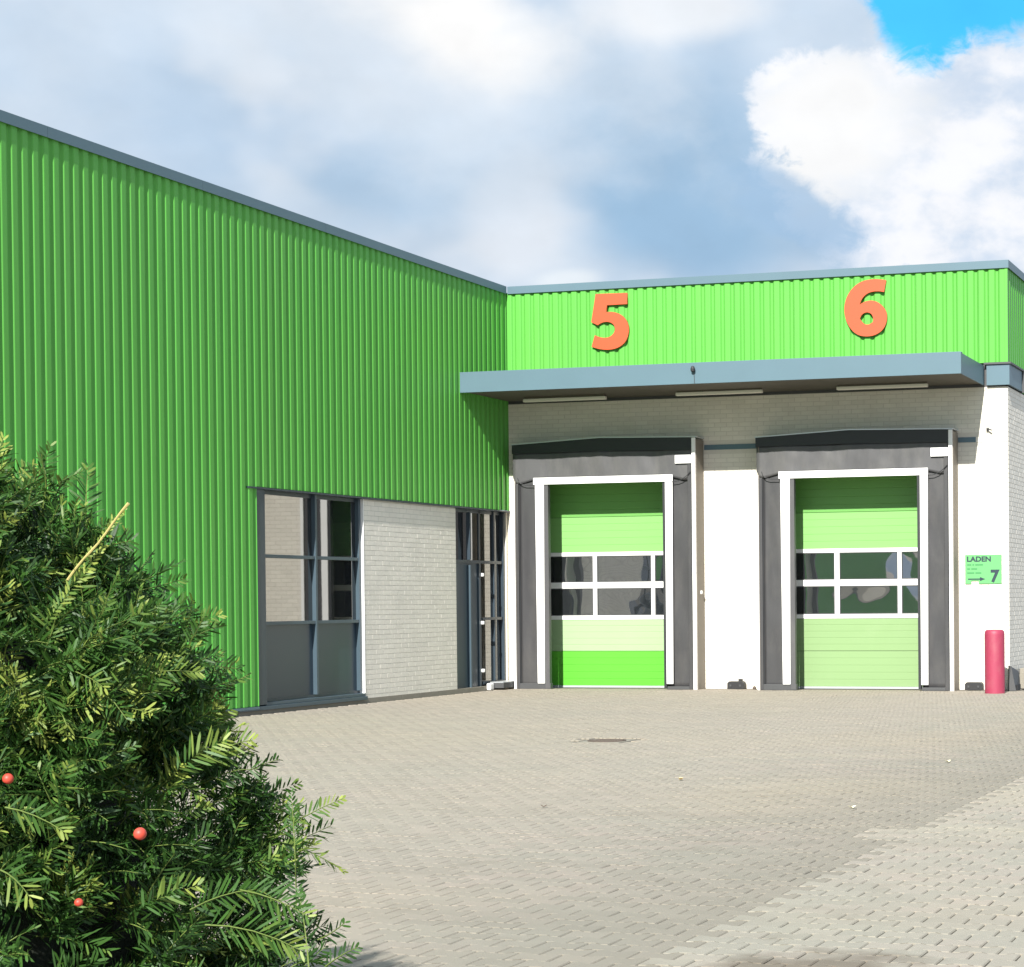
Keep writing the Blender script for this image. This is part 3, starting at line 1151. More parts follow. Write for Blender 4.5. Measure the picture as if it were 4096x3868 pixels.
def dock_shelter(X, label, seed):
    """X = left outer edge; 3.385 wide"""
    R = X+3.385
    t = empty('dock_shelter', (X+1.69, -0.2, 0), label=label, cat='dock shelter', group='dock shelters round the loading doors')
    # side panels back to the wall
    MB().box(X+0.02, X+0.05, YS+0.03, -0.010, 0.0, 4.20).build('side_panel', M['side_fabric'], t)
    MB().box(R-0.03, R-0.004, YS+0.03, -0.010, 0.0, 4.24).build('side_panel', M['side_fabric'], t)
    # roof sheet, slightly ridged in the middle
    pts = [(X-0.01, 4.245), (X+1.62, 4.325), (R+0.01, 4.285), (R+0.01, 4.270), (X+1.62, 4.308), (X-0.01, 4.228)]
    MB().prism_xz(pts[::-1], YS-0.012, -0.012).build('roof_sheet', M['alu'], t)
    # black header
    pts = [(X, 4.075), (X+1.62, 4.085), (R-0.075, 4.06), (R-0.075, 4.266), (X+1.62, 4.305), (X, 4.226)]
    MB().prism_xz(pts, YS-0.004, YS+0.02).build('header_panel', M['rubber_dark'], t)
    # head curtain, dips at both ends over the side curtains
    def hx(u, w, x, z):
        e = min(u, 1-u)
        low = 3.635 if e > 0.14 else 3.52+0.115*(e/0.14)
        if e < 0.035:
            low = 3.50+0.16*(0.035-e)/0.035
        return x, low+(4.085-low)*w
    o = wrinkled(X+0.005, R-0.08, 3.5, 4.085, YS+0.030, 0.030, 48, 12, seed+1, hx).build('head_curtain', M['rubber'], t)
    solid(o, 0.006)
    # diagonal seams at the corners
    for pl in ([(0.105, 3.66), (0.125, 3.60), (0.17, 3.555), (0.25, 3.532), (0.41, 3.528)], [(2.96, 3.528), (3.06, 3.535), (3.14, 3.565), (3.22, 3.62), (3.29, 3.69)]):
        MB().tube([(X+a_, YS-0.012, b_) for a_, b_ in pl], 0.0065, 6).build('seam_cord', M['rubber_dark'], t)
    MB().box(X+0.06, R-0.09, YS+0.115, YS+0.125, 3.57, 4.20).build('sun_blocker', M['rubber_dark'], t)  # added plate behind the curtain, keeps sun from leaking onto the door
    # side curtains
    for (a_, b_), sd in (((X+0.115, X+0.435), 2), ((X+2.835, R-0.085), 3)):
        o = wrinkled(a_, b_, 0.02, 3.78, YS+0.068, 0.016, 8, 34, seed+sd).build('side_curtain', M['rubber_side'], t)
        solid(o, 0.006)
    # left outer fold (double dark pleat)
    MB().box(X+0.045, X+0.100, YS+0.020, YS+0.07, 0.0, 3.56).build('pleat', M['rubber_side'], t, bevel=0.01)
    MB().box(X+0.1005, X+0.115, YS+0.05, YS+0.07, 0.0, 3.56).build('pleat', M['rubber_dark'], t)
    MB().box(R-0.160, R-0.088, YS+0.010, YS+0.032, 0.0, 3.9).build('pleat', M['rubber_side'], t, bevel=0.008)
    # inner lips of the curtains, turned back
    MB().box(X+0.585, X+0.665, YS+0.012, YS+0.10, 0.02, 3.54).build('inner_lip', M['rubber'], t)
    MB().box(X+2.775, X+2.822, YS+0.012, YS+0.10, 0.02, 3.54).build('inner_lip', M['rubber_dark'], t)
    # white guide stripes
    MB().box(X+0.400, X+2.965, YS-0.010, YS+0.012, 3.535, 3.652).build('guide_stripe', M['white'], t, bevel=0.002)
    o = MB().prism_xz([(X+0.450, 0.10), (X+0.580, 0.10), (X+0.595, 3.533), (X+0.432, 3.533)], YS-0.008, YS+0.012).build('guide_stripe', M['white'], t)
    o = MB().prism_xz([(X+2.828, 0.10), (X+2.945, 0.10), (X+2.962, 3.533), (X+2.828, 3.533)], YS-0.008, YS+0.012).build('guide_stripe', M['white'], t)
    # corner rails
    MB().box(R-0.075, R-0.012, YS-0.008, YS+0.030, 0.0, 4.265).build('corner_rail', M['white'], t, bevel=0.003)
    MB().box(X+0.000, X+0.040, YS+0.0, YS+0.028, 0.0, 3.60).build('corner_rail', M['white'], t, bevel=0.003)
    # base pads
    MB().box(X+0.10, X+0.68, YS+0.013, YS+0.11, 0.0, 0.098).build('base_pad', M['dark_grey'], t, bevel=0.006)
    MB().box(X+2.83, R-0.09, YS+0.013, YS+0.11, 0.0, 0.055).build('base_pad', M['dark_grey'], t, bevel=0.006)
    # maker's plate
    MB().box(R-0.372, R-0.085, YS-0.014, YS-0.008, 3.835, 3.975).build('name_plate', M['white'], t)
    return t


dock_shelter(0.287, 'grey curtain dock shelter round the left loading door, nearer the inner corner', 1.3)
dock_shelter(4.735, 'grey curtain dock shelter round the right loading door, beside the red bollard', 6.9)

# ================================================================== numerals 5 and 6
def z1w(X, Y):   # zoom 1 pixel -> world on cladding face
    px, py = 1950+X*0.5788, 1000+Y*0.5788
    return px2w(px, py, -0.07)


def px2w(px, py, yp):
    a = (px-2048+SX*4096)/FPX
    b_ = -(py-1934-SY*4096)/FPX
    d = fw+r2*a+u2*b_
    t = (yp-CY)/d.y
    return (CX+d.x*t, CZ+d.z*t)


def z2w(X, Y):
    return px2w(2950+X*0.5767, 1000+Y*0.5767, -0.07)


five = [(750, 305), (966, 297), (968, 374), (828, 382), (820, 432), (848, 427), (890, 432), (930, 450), (962, 485), (979, 530), (978, 580),
        (960, 630), (925, 665), (880, 685), (830, 691), (775, 686), (722, 670), (744, 590), (780, 604), (815, 609), (850, 601), (876, 577),
        (886, 547), (876, 515), (850, 499), (820, 496), (790, 503), (764, 520), (720, 500)]
six = [(1032, 210), (1018, 292), (985, 286), (940, 288), (900, 302), (872, 328), (856, 355), (850, 380), (880, 360), (925, 349), (970, 358),
       (1008, 388), (1034, 428), (1040, 472), (1030, 520), (1002, 563), (955, 592), (900, 602), (842, 594), (795, 560), (760, 505), (742, 440),
       (744, 375), (765, 312), (808, 254), (865, 216), (935, 202), (990, 203)]
hole = [(850, 478), (862, 449), (892, 431), (924, 437), (944, 464), (941, 500), (912, 521), (876, 514)]
for nm, loops, lab in (('number_sign', [[z1w(*p) for p in five]], 'orange number 5 fixed to green cladding above the left loading door'),
                       ('number_sign', [[z2w(*p) for p in six], [z2w(*p) for p in hole]], 'orange number 6 fixed to green cladding above the right loading door')):
    loops = [smooth_loop(l, 2) for l in loops]
    cx_ = sum(p[0] for p in loops[0])/len(loops[0])
    cz_ = sum(p[1] for p in loops[0])/len(loops[0])
    loops = [[(p[0]-cx_, p[1]-cz_) for p in l] for l in loops]
    root = empty(nm, (cx_, -0.066, cz_), label=lab, cat='number sign')
    me = curve_mesh('numeral', loops, 0.036, M['orange_edge'])
    o = bpy.data.objects.new('numeral_body', me)
    COL.objects.link(o)
    o.parent = root
    me = curve_mesh('numeral', loops, 0.004, M['orange'])
    o = bpy.data.objects.new('numeral_face', me)
    COL.objects.link(o)
    o.parent = root
    o.location = (0, -0.0205, 0)

# ================================================================== LADEN sign
SGX, SGZ = 8.226, 1.748
sg = empty('wall_sign', (8.53, -0.014, 1.99), label='green LADEN sign with arrow and number 7 on the white wall above the bollard', cat='sign')
pts = [(8.228, 1.752), (8.33, 1.752), (8.33, 1.802), (8.455, 1.802), (8.455, 1.752), (8.838, 1.752), (8.838, 2.228), (8.228, 2.228)]
MB().prism_xz(pts, -0.024, -0.014).build('board', M['sign_green'], sg)


def text_mesh(s, size, bold, material, shear=0.0, sx_=1.0):
    cu = bpy.data.curves.new('text', 'FONT')
    cu.body = s
    cu.size = size
    cu.offset = bold
    cu.shear = shear
    cu.extrude = 0.001
    o = bpy.data.objects.new('text', cu)
    me = bpy.data.meshes.new_from_object(o)
    bpy.data.objects.remove(o)
    me.transform(Matrix.Rotation(math.pi/2, 4, 'X') @ Matrix.Scale(sx_, 4, Vector((1, 0, 0))))
    me.materials.clear()
    me.materials.append(material)
    return me


def put_text(name, s, x, z, size, bold, material, parent, y=-0.0262, **kw):
    o = bpy.data.objects.new(name, text_mesh(s, size, bold, material, **kw))
    COL.objects.link(o)
    o.location = (x, y, z)
    attach(o, parent)
    return o


put_text('lettering', 'LADEN', 8.255, 2.118, 0.115, 0.0045, M['sign_ink'], sg, sx_=1.12)
put_text('numeral', '7', 8.655, 1.785, 0.27, 0.012, M['sign_ink'], sg)
a = MB().prism_xz([(8.275, 1.818), (8.475, 1.818), (8.475, 1.795), (8.565, 1.828), (8.475, 1.862), (8.475, 1.838), (8.275, 1.838)], -0.0275, -0.0245)
a.build('arrow', M['sign_ink'], sg)
f = MB()
for z, ws in ((2.052, (0.07, 0.03, 0.13)), (1.985, (0.05, 0.10)), (1.918, (0.12, 0.10))):
    xx = 8.262
    for w in ws:
        f.box(xx, xx+w, -0.0265, -0.0245, z, z+0.022)
        xx += w+0.018
f.build('small_print', M['sign_ink_soft'], sg)

# ================================================================== strip lights under the canopy
for i, (pa, pb) in enumerate((((2095, 1604), (2424, 1590)), ((2705, 1578), (3050, 1564)), ((3348, 1554), (3711, 1541)))):
    x0_, za = px2w(*pa, -0.62)
    x1_, zb = px2w(*pb, -0.62)
    z = (za+zb)/2
    root = empty('strip_light', ((x0_+x1_)/2, -0.62, z), cat='ceiling light', group='strip lights under the canopy',
                 label=('unlit strip light under the canopy nearest the inner corner', 'unlit strip light under the canopy between the two loading doors',
                        'unlit strip light under the canopy above the right loading door')[i])
    MB().box(x0_, x1_, -0.665, -0.575, z-0.028, z+0.028).build('diffuser', M['lamp'], root, bevel=0.012)
    MB().box(x0_+0.02, x1_-0.02, -0.65, -0.59, z+0.029, z+0.070).build('housing', M['soffit'], root)
    for xx in (x0_+0.25, x1_-0.25):
        MB().box(xx-0.012, xx+0.012, -0.632, -0.608, z+0.0705, 5.029).build('hanger', M['dark_grey'], root)

# ================================================================== small things
# sensor on the canopy fascia
s_ = empty('sensor', (4.18, CYF, 5.2), label='small black sensor on a thin stem on the canopy fascia', cat='sensor')
MB().lathe(0, 0, [(0.018, 0), (0.034, 0.012), (0.036, 0.05), (0.026, 0.085), (0.010, 0.095)], 14).build('head', M['black'], None).location = (4.18, CYF-0.045, 5.185)
hd = bpy.data.objects['head']
attach(hd, s_)
MB().box(4.170, 4.190, CYF-0.045, CYF-0.001, 5.235, 5.255).build('bracket', M['black'], s_)
MB().tube([(4.186, CYF-0.012, 5.19), (4.192, CYF-0.010, 5.08), (4.194, CYF-0.010, 5.01)], 0.0045, 6).build('cable', M['dark_grey'], s_)
# wall bracket by the right corner
s_ = empty('wall_bracket', (8.66, 0, 4.27), label='small grey metal bracket sticking out of the white wall under the canopy corner', cat='bracket')
MB().box(8.60, 8.64, -0.03, -0.008, 4.25, 4.31).build('plate', M['dark_grey'], s_)
MB().tube([(8.61, -0.03, 4.285), (8.66, -0.07, 4.28), (8.70, -0.08, 4.262)], 0.012, 8).build('arm', M['dark_grey'], s_)
# doorbell-like button on the side of shelter 1
s_ = empty('push_button', (3.69, -0.2, 1.65), label='small white push button on the side of the left dock shelter', cat='button')
MB().box(3.669, 3.690, -0.225, -0.165, 1.62, 1.68).build('housing', M['white'], s_, bevel=0.006)
MB().box(3.690, 3.697, -0.210, -0.180, 1.635, 1.665).build('knob', M['alu'], s_)


# black rubber dock bumpers on the ground
def bumper(x0, x1, yy, h, slope, lab):
    r = empty('wheel_stop', ((x0+x1)/2, yy, 0), label=lab, cat='wheel stop')
    pts = [(x0, 0.002), (x1, 0.002), (x1, h*0.8), (x1-0.03, h), (x0+slope, h), (x0, h*0.75)]
    MB().prism_xz(pts, yy-0.07, yy+0.055).build('body', M['black'], r, bevel=0.006)
    MB().box(x0+0.05, x0+0.08, yy-0.082, yy-0.0705, h*0.35, h*0.6).build('bolt', M['dark_grey'], r)
    MB().box(x1-0.08, x1-0.05, yy-0.082, yy-0.0705, h*0.35, h*0.6).build('bolt', M['dark_grey'], r)
    return r


b1 = bumper(4.11, 4.41, -0.09, 0.135, 0.03, 'black rubber block on the ground against the wall between the two loading doors')
MB().box(4.30, 4.355, -0.12, -0.05, 0.1355, 0.175).build('lug', M['black'], b1)
bumper(8.235, 8.53, -0.09, 0.135, 0.03, 'black rubber block on the ground between the right dock shelter and the red bollard')

# small reddish stone left of the right shelter
st = MB().lathe(4.60, -0.16, [(0.02, 0.0), (0.032, 0.01), (0.03, 0.035), (0.014, 0.055), (0.001, 0.06)], 9)
tag(st.build('stone', M['iron'], smooth=True), 'small reddish stone on the ground beside the right dock shelter', 'stone')

# red bollard
BX, BY = 8.915, -1.02
bo = empty('bollard', (BX, BY, 0), label='faded red steel bollard standing in front of the right corner', cat='bollard')
MB().lathe(BX, BY, [(0.160, 0.0), (0.160, 0.93), (0.157, 0.975), (0.150, 0.988)], 40).build('post', M['red'], bo, smooth=True)
md = bpy.data.objects['post'].modifiers.new('es', 'EDGE_SPLIT')
md.split_angle = math.radians(35)
MB().lathe(BX, BY, [(0.149, 0.9885), (0.135, 1.005), (0.10, 1.012), (0.0005, 1.014)], 40).build('cap', M['red'], bo)

# corner guard behind the bollard: dark wedge, pale block and dark post further along the side wall
cg = empty('corner_guard', (9.06, -0.25, 0), label='dark grey sloping corner guard behind the red bollard', cat='corner guard')
V = [(8.98, -0.30, 0), (9.12, -0.30, 0), (9.12, 0.1, 0), (8.98, 0.1, 0), (8.98, -0.24, 0.42), (9.04, -0.28, 0.40), (9.10, 0.06, 0.31), (8.98, 0.08, 0.36)]
MB().add(V, [(0, 3, 2, 1), (4, 5, 6, 7), (0, 1, 5, 4), (1, 2, 6, 5), (2, 3, 7, 6), (3, 0, 4, 7)]).build('shell', M['dark_grey'], cg, bevel=0.01)
MB().box(9.121, 9.130, -0.25, 0.05, 0.02, 0.10).build('foot_plate', M['black'], cg)
tag(MB().box(9.02, 9.17, 0.55, 1.05, 0.0, 0.34).build('concrete_block', M['concrete'], bevel=0.012),
    'pale concrete block against the grey side wall at the right edge', 'block')
ds = empty('downpipe_shoe', (9.17, 0.36, 0), label='short black pipe stub by the pale concrete block at the right edge', cat='pipe')
MB().lathe(9.215, 0.42, [(0.036, 0.0), (0.036, 0.28), (0.042, 0.285), (0.042, 0.33), (0.034, 0.335)], 16).build('pipe', M['black'], ds)
MB().box(9.171, 9.18, 0.40, 0.44, 0.16, 0.20).build('clip', M['dark_grey'], ds)

# boot scraper box at the foot of the side door
bs = empty('door_step', (0.10, -0.42, 0), label='low dark grey step box with a white front foot by the side door', cat='step')
MB().box(0.015, 0.27, -0.78, -0.13, 0.03, 0.125).build('body', M['dark_grey'], bs, bevel=0.008)
MB().box(0.005, 0.255, -0.76, -0.15, 0.1255, 0.137).build('tread', M['alu'], bs)
MB().box(0.02, 0.10, -0.93, -0.785, 0.0, 0.12).build('foot', M['white'], bs, bevel=0.02)
MB().box(0.20, 0.26, -0.20, -0.14, 0.0, 0.0295).build('foot', M['dark_grey'], bs)

# fallen leaves
for (lx, ly, mm, lab) in ((9.257, -15.934, 'leaf_tan', 'tan fallen leaf lying on the paving below the left loading door'),
                          (11.073, -13.847, 'leaf_pale', 'pale fallen leaf lying on the paving nearer the right edge'),
                          (11.265, -17.778, 'leaf_pale', 'pale fallen leaf on the paving just above the light paved strip'),
                          (9.038, -18.156, 'bark', 'tiny dark withered leaf lying in the middle of the paving')):
    s = 0.024 if mm != 'bark' else 0.018
    an = random.uniform(0, 6)
    V, n = [], 12
    for k in range(n):
        t = 2*math.pi*k/n
        r_ = s*(1+0.35*math.cos(2*t)+0.1*math.sin(5*t))
        V.append((lx+r_*math.cos(t+an), ly+r_*math.sin(t+an), 0.010+0.016*abs(math.cos(t))))
    V.append((lx, ly, 0.008))
    o = MB().add(V, [(k, (k+1) % n, n) for k in range(n)]).build('fallen_leaf', M[mm])
    md = o.modifiers.new('thickness', 'SOLIDIFY')
    md.thickness = 0.001
    tag(o, lab, 'leaf', 'fallen leaves on the paving')

# ================================================================== yew shrubs
def ray(px, py):
    a = (px-2048+SX*4096)/FPX
    b_ = -(py-1934-SY*4096)/FPX
    return fw+r2*a+u2*b_


def at(px, py, d):
    return Vector((CX, CY, CZ))+ray(px, py)*d


def needles(stems, rg):
    """stems: list of (points array Nx3, side vector, needle length, tone). Returns mesh arrays"""
    Vs, Ts = [], []
    P, D, S, U, Ln, Tn, Wd = [], [], [], [], [], [], []
    for pts, side, nl, tone in stems:
        pts = np.asarray(pts)
        seg = np.linalg.norm(np.diff(pts, axis=0), axis=1)
        tot = seg.sum()
        n = max(8, int(tot/0.0033))
        cum = np.concatenate([[0], np.cumsum(seg)])
        s = np.linspace(0.06, 1.0, n)*tot
        px = np.stack([np.interp(s, cum, pts[:, k]) for k in range(3)], 1)
        i = np.clip(np.searchsorted(cum, s)-1, 0, len(seg)-1)
        dr_ = (pts[i+1]-pts[i])/seg[i][:, None]
        sd = side[None, :]-dr_*(dr_@side)[:, None]
        sd /= np.linalg.norm(sd, axis=1)[:, None]+1e-9
        up = np.cross(sd, dr_)
        sg_ = np.where(np.arange(n) % 2 == 0, 1.0, -1.0)[:, None]
        frac = (s/tot)
        lean = 0.65+0.8*frac**3+rg.normal(0, 0.20, n)
        lift = rg.normal(0.30, 0.45, n)
        nd = sd*sg_+dr_*lean[:, None]+up*lift[:, None]
        nd /= np.linalg.norm(nd, axis=1)[:, None]
        ln = nl*(0.75+0.5*np.sin(np.pi*np.clip(frac*0.9+0.1, 0, 1)))*(1-0.35*frac**4)*rg.uniform(0.8, 1.12, n)
        P.append(px)
        D.append(nd)
        w = np.cross(nd, up+rg.normal(0, 0.6, (n, 3)))
        w /= np.linalg.norm(w, axis=1)[:, None]+1e-9
        S.append(w)
        Ln.append(ln)
        Tn.append(np.clip(tone+0.35*frac**2+rg.normal(0, 0.09, n), 0, 1))
        U.append(up)
    P, D, S, U = map(np.concatenate, (P, D, S, U))
    Ln, Tn = np.concatenate(Ln), np.concatenate(Tn)
    n = len(P)
    hw = (0.00130+0.0008*rg.random(n))[:, None]
    L_ = Ln[:, None]
    bend = -U*L_*rg.uniform(0.0, 0.22, n)[:, None]
    # 6 verts: base, 2 at 30%, 2 at 75%, tip
    v = np.stack([P, P+D*L_*0.25+S*hw, P+D*L_*0.25-S*hw, P+D*L_*0.78+S*hw*0.95+bend*0.5, P+D*L_*0.78-S*hw*0.95+bend*0.5, P+D*L_+bend], 1)
    f = np.array([[0, 1, 2], [1, 3, 4], [1, 4, 2], [3, 5, 4]])
    F = f[None]+(np.arange(n)*6)[:, None, None]
    return v.reshape(-1, 3), F.reshape(-1), np.repeat(Tn, 6)


def shoot(base, direction, length, droop, rg, n=6):
    d = np.array(direction, float)
    d /= np.linalg.norm(d)
    p = np.array(base, float)
    pts = [p.copy()]
    curl = rg.normal(0, 0.10, 3)
    for i in range(n):
        d = d+curl*0.6+np.array([0, 0, -droop])
        d /= np.linalg.norm(d)
        p = p+d*length/n
        pts.append(p.copy())
    return np.array(pts)


def yew(name, axis, prof, seed, n_out, label, specials=(), view_bias=True, big=1.0):
    rg = np.random.default_rng(seed)
    root = empty(name, (axis[0], axis[1], 0), label=label, cat='shrub')
    zs = [p[0] for p in prof]
    rs = [p[1] for p in prof]
    stems = []
    n = 0
    tries = 0
    tocam = math.atan2(CY-axis[1], CX-axis[0])
    def surf(z, th):
        lump = 1+0.17*mnoise.noise(Vector((math.cos(th)*2.3+seed, math.sin(th)*2.3, z*3.2)))+0.10*mnoise.noise(Vector((math.cos(th)*6, math.sin(th)*6+seed, z*8)))
        return np.interp(z, zs, rs)*lump
    while n < n_out and tries < n_out*8:
        tries += 1
        z = rg.uniform(zs[0], zs[-1])
        th = rg.uniform(-math.pi, math.pi)
        if rg.random() > (np.interp(z, zs, rs)/max(rs))+0.15:
            continue
        if view_bias:
            if math.cos(th-tocam) < -0.15 and rg.random() > 0.35:
                continue
            if z < 0.72 and rg.random() > 0.4:
                continue
        depth = rg.choice([0.0, 0.07, 0.15], p=[0.50, 0.30, 0.20])
        if depth < 0.1 and mnoise.noise(Vector((math.cos(th)*4.5+seed, math.sin(th)*4.5, z*5.5))) < (-0.13 if z > 1.15 else -0.24):
            continue
        R = max(0.01, surf(z, th)-depth-0.045*big)
        slope = (np.interp(z+0.02, zs, rs)-np.interp(z-0.02, zs, rs))/0.04
        out = np.array([math.cos(th), math.sin(th), 0])
        nrm = np.array([out[0], out[1], max(-0.15, min(2.0, -slope))])
        nrm /= np.linalg.norm(nrm)
        tang = np.cross(nrm, [0, 0, 1.0])
        tang /= np.linalg.norm(tang)
        bt = np.cross(tang, nrm)
        # main direction of the tuft: outwards and rising
        md_ = nrm*rg.uniform(0.6, 1.1)+np.array([0, 0, rg.uniform(0.1, 0.8)])+tang*rg.normal(0, 0.45)
        md_ /= np.linalg.norm(md_)
        base = np.array([axis[0], axis[1], z])+out*R
        if view_bias and z > zs[-1]-0.12:
            md_ = md_*np.array([1.0, 1.0, 0.35])
        ctone = rg.normal(0.30, 0.17)
        k_ = rg.integers(5, 11)
        L0 = rg.uniform(0.07, 0.15)*big
        for q in range(k_):
            d = md_+tang*rg.normal(0, 0.42)+bt*rg.normal(0, 0.38)
            b0 = base+md_*L0*rg.uniform(-0.25, 0.45)+tang*rg.normal(0, 0.012)+bt*rg.normal(0, 0.012)
            pts = shoot(b0, d, L0*rg.uniform(0.45, 0.85), rg.uniform(-0.03, 0.09), rg)
            side = np.cross(d, nrm+rg.normal(0, 0.6, 3))
            side /= np.linalg.norm(side)+1e-9
            stems.append((pts, side, rg.uniform(0.019, 0.034)*big, float(np.clip(ctone+rg.normal(0, 0.10), 0.02, 0.9))))
            n += 1
    for sp in specials:
        stems.append(sp)
    V, F, T = needles(stems, rg)
    me = np_mesh('foliage', V-np.array([axis[0], axis[1], 0]), F, 3, M['needle'])
    a = me.attributes.new('tone', 'FLOAT', 'POINT')
    a.data.foreach_set('value', T.astype(np.float32))
    o = bpy.data.objects.new('foliage', me)
    COL.objects.link(o)
    o.parent = root
    tag(o, kind='stuff')
    # shoots
    tb = MB()
    for pts, side, nl, tone in stems:
        if view_bias and rg.random() > 0.75 and len(stems) > 2500:
            continue
        pl = [tuple(p) for p in pts[::2]]
        tb.tube(pl, list(np.linspace(0.0014, 0.0006, len(pl))), 3, cap=False)
    ob = tb.build('shoots', M['twig'], root)
    tag(ob, kind='stuff')
    # branches from the stem base
    bb = MB()
    for i in range(30):
        th = rg.uniform(-math.pi, math.pi)
        z1 = rg.uniform(0.3, zs[-1]*0.98)
        R = np.interp(z1, zs, rs)*0.74
        p0 = np.array([axis[0]+rg.normal(0, 0.04), axis[1]+rg.normal(0, 0.04), 0.0])
        p3 = np.array([axis[0]+math.cos(th)*R, axis[1]+math.sin(th)*R, z1])
        pm = p0*0.5+p3*0.5+np.array([0, 0, -0.05])-np.array([math.cos(th), math.sin(th), 0])*R*0.15
        pts = []
        for t in np.linspace(0, 1, 7):
            pts.append(tuple((1-t)**2*p0+2*t*(1-t)*pm+t*t*p3))
        bb.tube(pts, list(np.linspace(0.018, 0.003, 7)), 6)
    bb.build('branches', M['bark'], root)
    # closed core hull, coloured near-black to stand for shade inside the crown
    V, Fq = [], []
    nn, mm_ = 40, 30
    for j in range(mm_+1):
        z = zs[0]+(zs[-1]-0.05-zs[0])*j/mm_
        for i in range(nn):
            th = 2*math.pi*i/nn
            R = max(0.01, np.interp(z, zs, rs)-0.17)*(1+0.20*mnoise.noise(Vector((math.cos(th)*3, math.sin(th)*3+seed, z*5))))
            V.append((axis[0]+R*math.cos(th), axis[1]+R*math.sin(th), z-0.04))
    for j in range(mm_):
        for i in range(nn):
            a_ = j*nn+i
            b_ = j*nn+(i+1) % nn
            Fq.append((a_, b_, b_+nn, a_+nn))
    MB().add(V, Fq).build('crown_shade_core', M['inner'], root, kind='stuff')
    return root, stems


# silhouette of the big shrub, pixel -> world height / radius at the shrub's distance
DB = 3.05
AX = at(-560, 2400, DB)
sil = [(0, 1800), (130, 1880), (290, 2000), (500, 2160), (665, 2370), (810, 2535), (915, 2680), (985, 2886), (1055, 3030), (1135, 3175), (1215, 3380), (1265, 3600), (1400, 3868)]
prof = []
for px, py in sil:
    p = at(px, py, DB)
    prof.append((p.z, math.hypot(p.x-AX.x, p.y-AX.y)-0.065-0.055*max(0.0, min(1.0, (1.5-p.z)/0.25))))
prof = [(z_-0.035*max(0.0, min(1.0, (z_-1.4)/0.2)), r_) for z_, r_ in prof][::-1]
r_low = prof[0][1]
top = prof[-1]
prof = [(0.03, r_low*0.75), (0.35, r_low*1.0), (0.7, r_low*1.02)]+prof+[(top[0]+0.02, top[1]*0.62), (top[0]+0.045, top[1]*0.3), (top[0]+0.06, 0.02)]


def special(pa, pb, d, bend, nl, tone, side=None, dd=0.0, n=9):
    A = np.array(at(*pa, d))
    B = np.array(at(*pb, d+dd))
    mid = (A+B)/2+np.array(bend)
    pts = np.array([(1-t)**2*A+2*t*(1-t)*mid+t*t*B for t in np.linspace(0, 1, n)])
    s = np.cross((B-A)/np.linalg.norm(B-A), np.array(fw))
    return (pts, s/np.linalg.norm(s), nl, tone)


specials = [
    special((960, 3560), (1230, 3665), 2.42, (0, 0, 0.01), 0.030, 0.42),
    special((760, 3640), (1010, 3560), 2.42, (0, 0, 0.01), 0.026, 0.40),
    special((820, 3700), (1200, 3800), 2.35, (0, 0, 0.016), 0.034, 0.50),
    special((560, 3640), (800, 3540), 2.34, (0, 0, 0.01), 0.024, 0.55),
    special((0, 3480), (120, 3590), 2.30, (0, 0, 0.01), 0.030, 0.60),
    special((20, 3230), (260, 3330), 2.34, (0, 0, 0.01), 0.026, 0.55),
    special((700, 3090), (900, 2960), 2.55, (0, 0, 0.01), 0.028, 0.6),
    special((820, 3040), (1010, 2960), 2.6, (0, 0, 0.01), 0.028, 0.6),
    special((1185, 3620), (1165, 3170), 2.85, (0.004, 0, 0), 0.020, 0.15, n=12),
    special((1235, 3868), (1195, 3560), 2.80, (0.004, 0, 0), 0.020, 0.12, n=12),
    special((1270, 3760), (1380, 3690), 2.75, (0, 0, -0.005), 0.018, 0.10),
    special((1300, 3868), (1430, 3790), 2.7, (0, 0, 0.005), 0.018, 0.12),
    special((180, 2500), (420, 2180), 2.75, (0, 0, 0.004), 0.014, 0.75),
    special((290, 2300), (500, 2035), 2.74, (0, 0, 0.002), 0.007, 0.7),
]
root, st_ = yew('yew_shrub', (AX.x, AX.y), prof, 11, 10500, 'dark green yew shrub with red berries filling the lower left corner', specials)
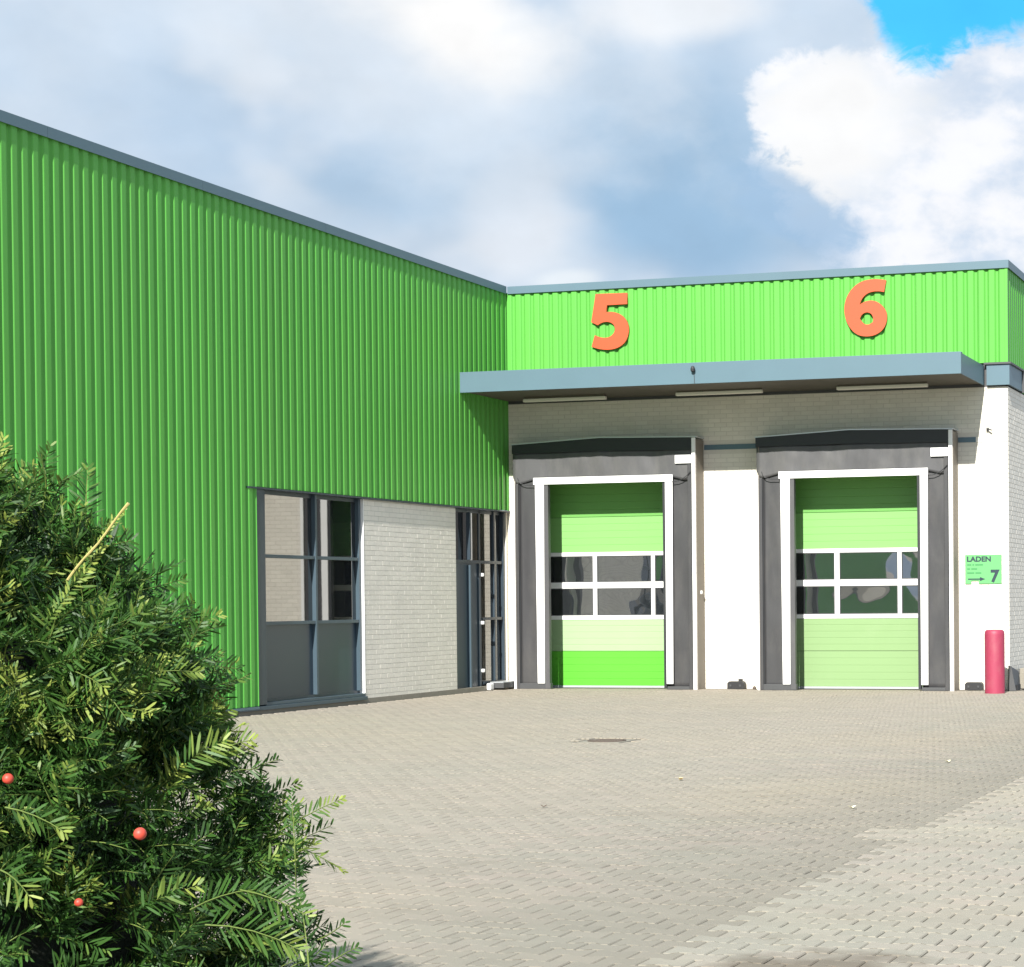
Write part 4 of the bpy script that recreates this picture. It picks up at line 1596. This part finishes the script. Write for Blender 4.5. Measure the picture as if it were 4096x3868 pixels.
# one long pale bare shoot
a_, b_ = at(270, 2320, 2.74), at(515, 2015, 2.74)
pp = [a_.lerp(b_, t)+Vector((0, 0, 0.002*math.sin(t*9))) for t in np.linspace(0, 1, 9)]
MB().tube(pp, [0.0019, 0.0017, 0.0016, 0.0019, 0.0015, 0.0017, 0.0014, 0.0016, 0.0024], 6).build('long_shoot', M['twig_pale'], root, label='long pale yellow shoot rising from the shrub')
for (px, py, d, r_) in ((560, 3335, 2.36, 0.0078), (32, 3115, 2.64, 0.0075), (315, 3610, 2.68, 0.006)):
    c_ = at(px, py, d)
    mb = MB()
    prof_b = []
    for t in np.linspace(0.02, 0.93, 9):
        prof_b.append((r_*math.sin(math.pi*t)+1e-5, -r_*math.cos(math.pi*t)))
    prof_b += [(r_*0.13, r_*0.75)]
    mb.lathe(0, 0, prof_b, 16)
    o = mb.build('berry', M['berry'], None, smooth=True)
    o.location = c_
    o.rotation_euler = (math.radians(160), 0.3, 0)
    attach(o, root)

# second yew further back, left of the frame: it throws the shadow on the paving
AX2 = at(-440, 2400, 5.45)
prof2 = [(0.03, 0.45), (0.4, 0.68), (0.9, 0.70), (1.3, 0.58), (1.64, 0.44), (1.78, 0.34), (1.86, 0.2), (1.91, 0.02)]
yew('yew_shrub', (AX2.x, AX2.y), prof2, 23, 1500, 'second taller yew shrub standing behind the first one', (), view_bias=False, big=1.6)
bed = MB()
cxb, cyb = (AX.x+AX2.x)/2, (AX.y+AX2.y)/2
V, n = [], 24
dirv = (Vector((AX2.x, AX2.y, 0))-Vector((AX.x, AX.y, 0)))
hl = dirv.length/2
dirv.normalize()
for k in range(n):
    t = 2*math.pi*k/n
    p = Vector((cxb, cyb, 0.012))+dirv*(hl+0.75)*math.cos(t)+Vector((-dirv.y, dirv.x, 0))*0.85*math.sin(t)
    V.append(tuple(p))
bed.add(V, [tuple(range(n))]).build('planting_bed', M['soil'], kind='structure')

# ------------------------------------------------------------------ render settings
scene.render.engine = 'CYCLES'
scene.cycles.max_bounces = 8
scene.cycles.transparent_max_bounces = 4
